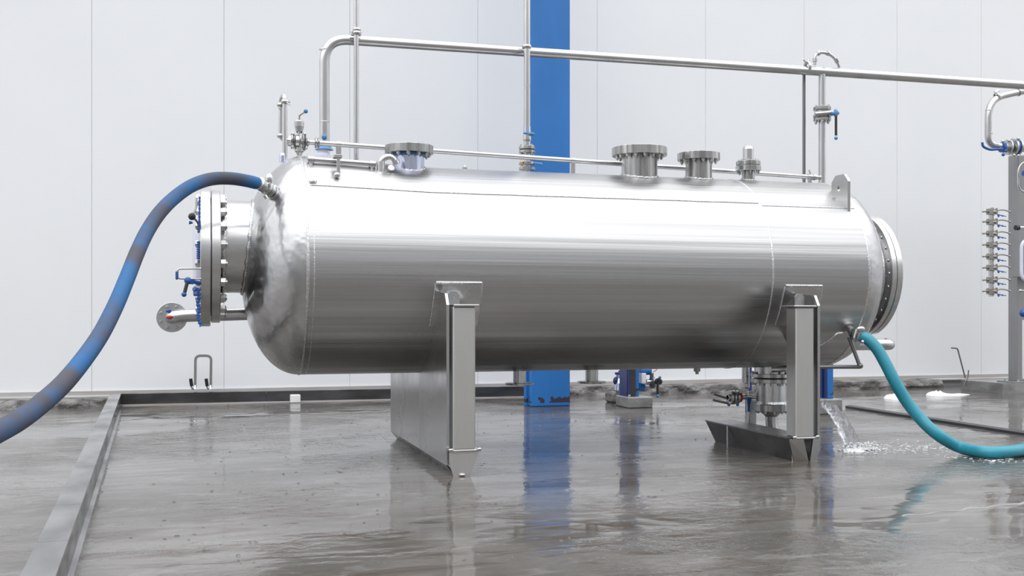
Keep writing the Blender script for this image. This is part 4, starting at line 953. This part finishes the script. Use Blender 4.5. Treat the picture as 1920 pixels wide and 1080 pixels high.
def foam_patch(name, cx_, cy_, rx, ry, h, label, seed, cat='foam', n=26, kind=None):
    m_ = MB(); vs_ = []; fs = []
    for i in range(9):
        for k in range(n):
            t = 2 * math.pi * k / n; rr = i / 8; q = 1 + .28 * noise.noise(Vector((math.cos(t) * 1.6, math.sin(t) * 1.6, seed))) + .12 * noise.noise(Vector((math.cos(t) * 5, math.sin(t) * 5, seed)))
            z = h * (1 - rr ** 2.2) ** .6 * (.75 + .5 * noise.noise(Vector((rr * math.cos(t) * 3, rr * math.sin(t) * 3, seed + 4)))) if i < 8 else 0
            vs_.append((cx_ + rx * rr * q * math.cos(t), cy_ + ry * rr * q * math.sin(t), max(0.0, z)))
    for i in range(8):
        for k in range(n): fs.append((i * n + k, i * n + (k + 1) % n, (i + 1) * n + (k + 1) % n, (i + 1) * n + k))
    m_.add(vs_, fs, True); return solo(name, m_, 'foam', (cx_, cy_, 0), label, cat, kind=kind)
f = G(1675, 747); foam_patch('foam_clump', f.x, f.y, .10, .09, .055, 'small white foam clump on the floor left of the teal hose', 2)
f = G(1757, 741); foam_patch('foam_clump', f.x, f.y, .11, .10, .055, 'tall white foam heap on the floor right of the teal hose', 7)
f = G(1780, 741); foam_patch('foam_streak', f.x, f.y, .26, .06, .022, 'long low white foam streak trailing right toward the plinth', 11)
# water jet: flat fan of falling water, thickness varies
jt = MB(); n1, n2 = 34, 14; vs_ = []
S0 = P(1541, 757, 6.32); E0 = G(1586, 845, .0); E1 = G(1618, 843, .0)
L = []
for i in range(n1 + 1):
    t = i / n1
    def arc(S, E, lift):
        p = S.lerp(E, t); p.z = S.z * (1 - t ** 1.75) + lift * t * (1 - t); return p
    a = arc(S0 + Vector((0, 0, -.02)), E0, -.02); b = arc(S0 + Vector((.01, 0, .022)), E1, .06)
    wv_ = .012 * noise.noise(Vector((t * 9, 0, 1))) + .006 * noise.noise(Vector((t * 30, 4, 1)))
    a.x += wv_; b.x += .012 * noise.noise(Vector((t * 8, 2, 5))) + .006 * noise.noise(Vector((t * 28, 7, 1)))
    mid = (a + b) / 2; hw = (b - a) / 2; nn = Vector((0, 1, 0))
    for k in range(n2):
        ph = 2 * math.pi * k / n2
        th2 = .010 + .010 * abs(noise.noise(Vector((t * 6, math.cos(ph) * 2, 3))))
        vs_.append(mid + hw * math.cos(ph) + nn * math.sin(ph) * th2 * (1 + .6 * noise.noise(Vector((math.cos(ph) * 5, t * 4, 9)))))
fs = [(i * n2 + k, i * n2 + (k + 1) % n2, (i + 1) * n2 + (k + 1) % n2, (i + 1) * n2 + k) for i in range(n1) for k in range(n2)]
jt.add(vs_, fs, True); jt.add(vs_[:n2], [tuple(range(n2))], False); jt.add(vs_[-n2:], [tuple(range(n2))], False)
wj = thing('water_jet', (E0.x, E0.y, 0), 'clear sheet of water pouring onto the floor just right of the right saddle', 'water')
part('water_sheet', jt, 'water', wj)
# white streaks on the jet edges and the splash
ed = MB()
for side in (0, n2 // 2):
    ps = [vs_[i * n2 + side] for i in range(0, n1 + 1)]
    ed.tube(ps, .004, 6, rf=lambda t, i: .0022 + .003 * abs(math.sin(i * 2.1)))
part('water_edge', ed, 'water', wj)
spm = MB(); rs = random.Random(3)
for i in range(420):
    a = rs.random(); c = E0.lerp(E1 + Vector((.06, 0, 0)), rs.random()) + Vector((rs.gauss(.01, .035), rs.gauss(-.01, .03), 0))
    r = rs.uniform(.002, .009); c.z = r * .5 + rs.random() ** 3 * .045
    spm.sphere(c, r, 7, 5, (1, 1, .8))
g = G(1600, 846); foam_patch('splash_foam', g.x, g.y, .085, .05, .022, 'small white churned foam mound where the water jet hits the floor', 21)
part('splash', spm, 'foam', wj, kind='stuff')
fm = MB()
for (u, v, n_, su, sv_) in ((1665, 838, 90, 42, 5), (1735, 840, 70, 30, 5), (1800, 852, 40, 30, 4), (1870, 861, 60, 30, 2.5), (1640, 846, 40, 30, 3)):
    for i in range(n_):
        g = G(u + rs.gauss(0, su), v + rs.gauss(0, sv_)); fm.sphere(g, rs.uniform(.0015, .0048), 7, 4, (rs.uniform(1.2, 5), 1.4, .3))
o = fm; solo('foam_bubbles', o, 'foam', tuple(G(1735, 842)), 'scattered white bubbles on the floor between the water jet and the teal hose', 'foam', kind='stuff')
rd = MB()
for i in range(420):
    g = G(rs.uniform(230, 1400), 758 + 300 * rs.random() ** 2.2); 
    if g.x < -.35: continue
    rd.sphere(g, rs.uniform(.003, .008), 7, 4, (rs.uniform(.8, 1.6), 1, rs.uniform(.3, 1.0)))
solo('splash_drops', rd, 'water', (1, 8, 0), 'tiny splashing drops scattered over the wet floor in front of the back curb', 'water', kind='stuff')
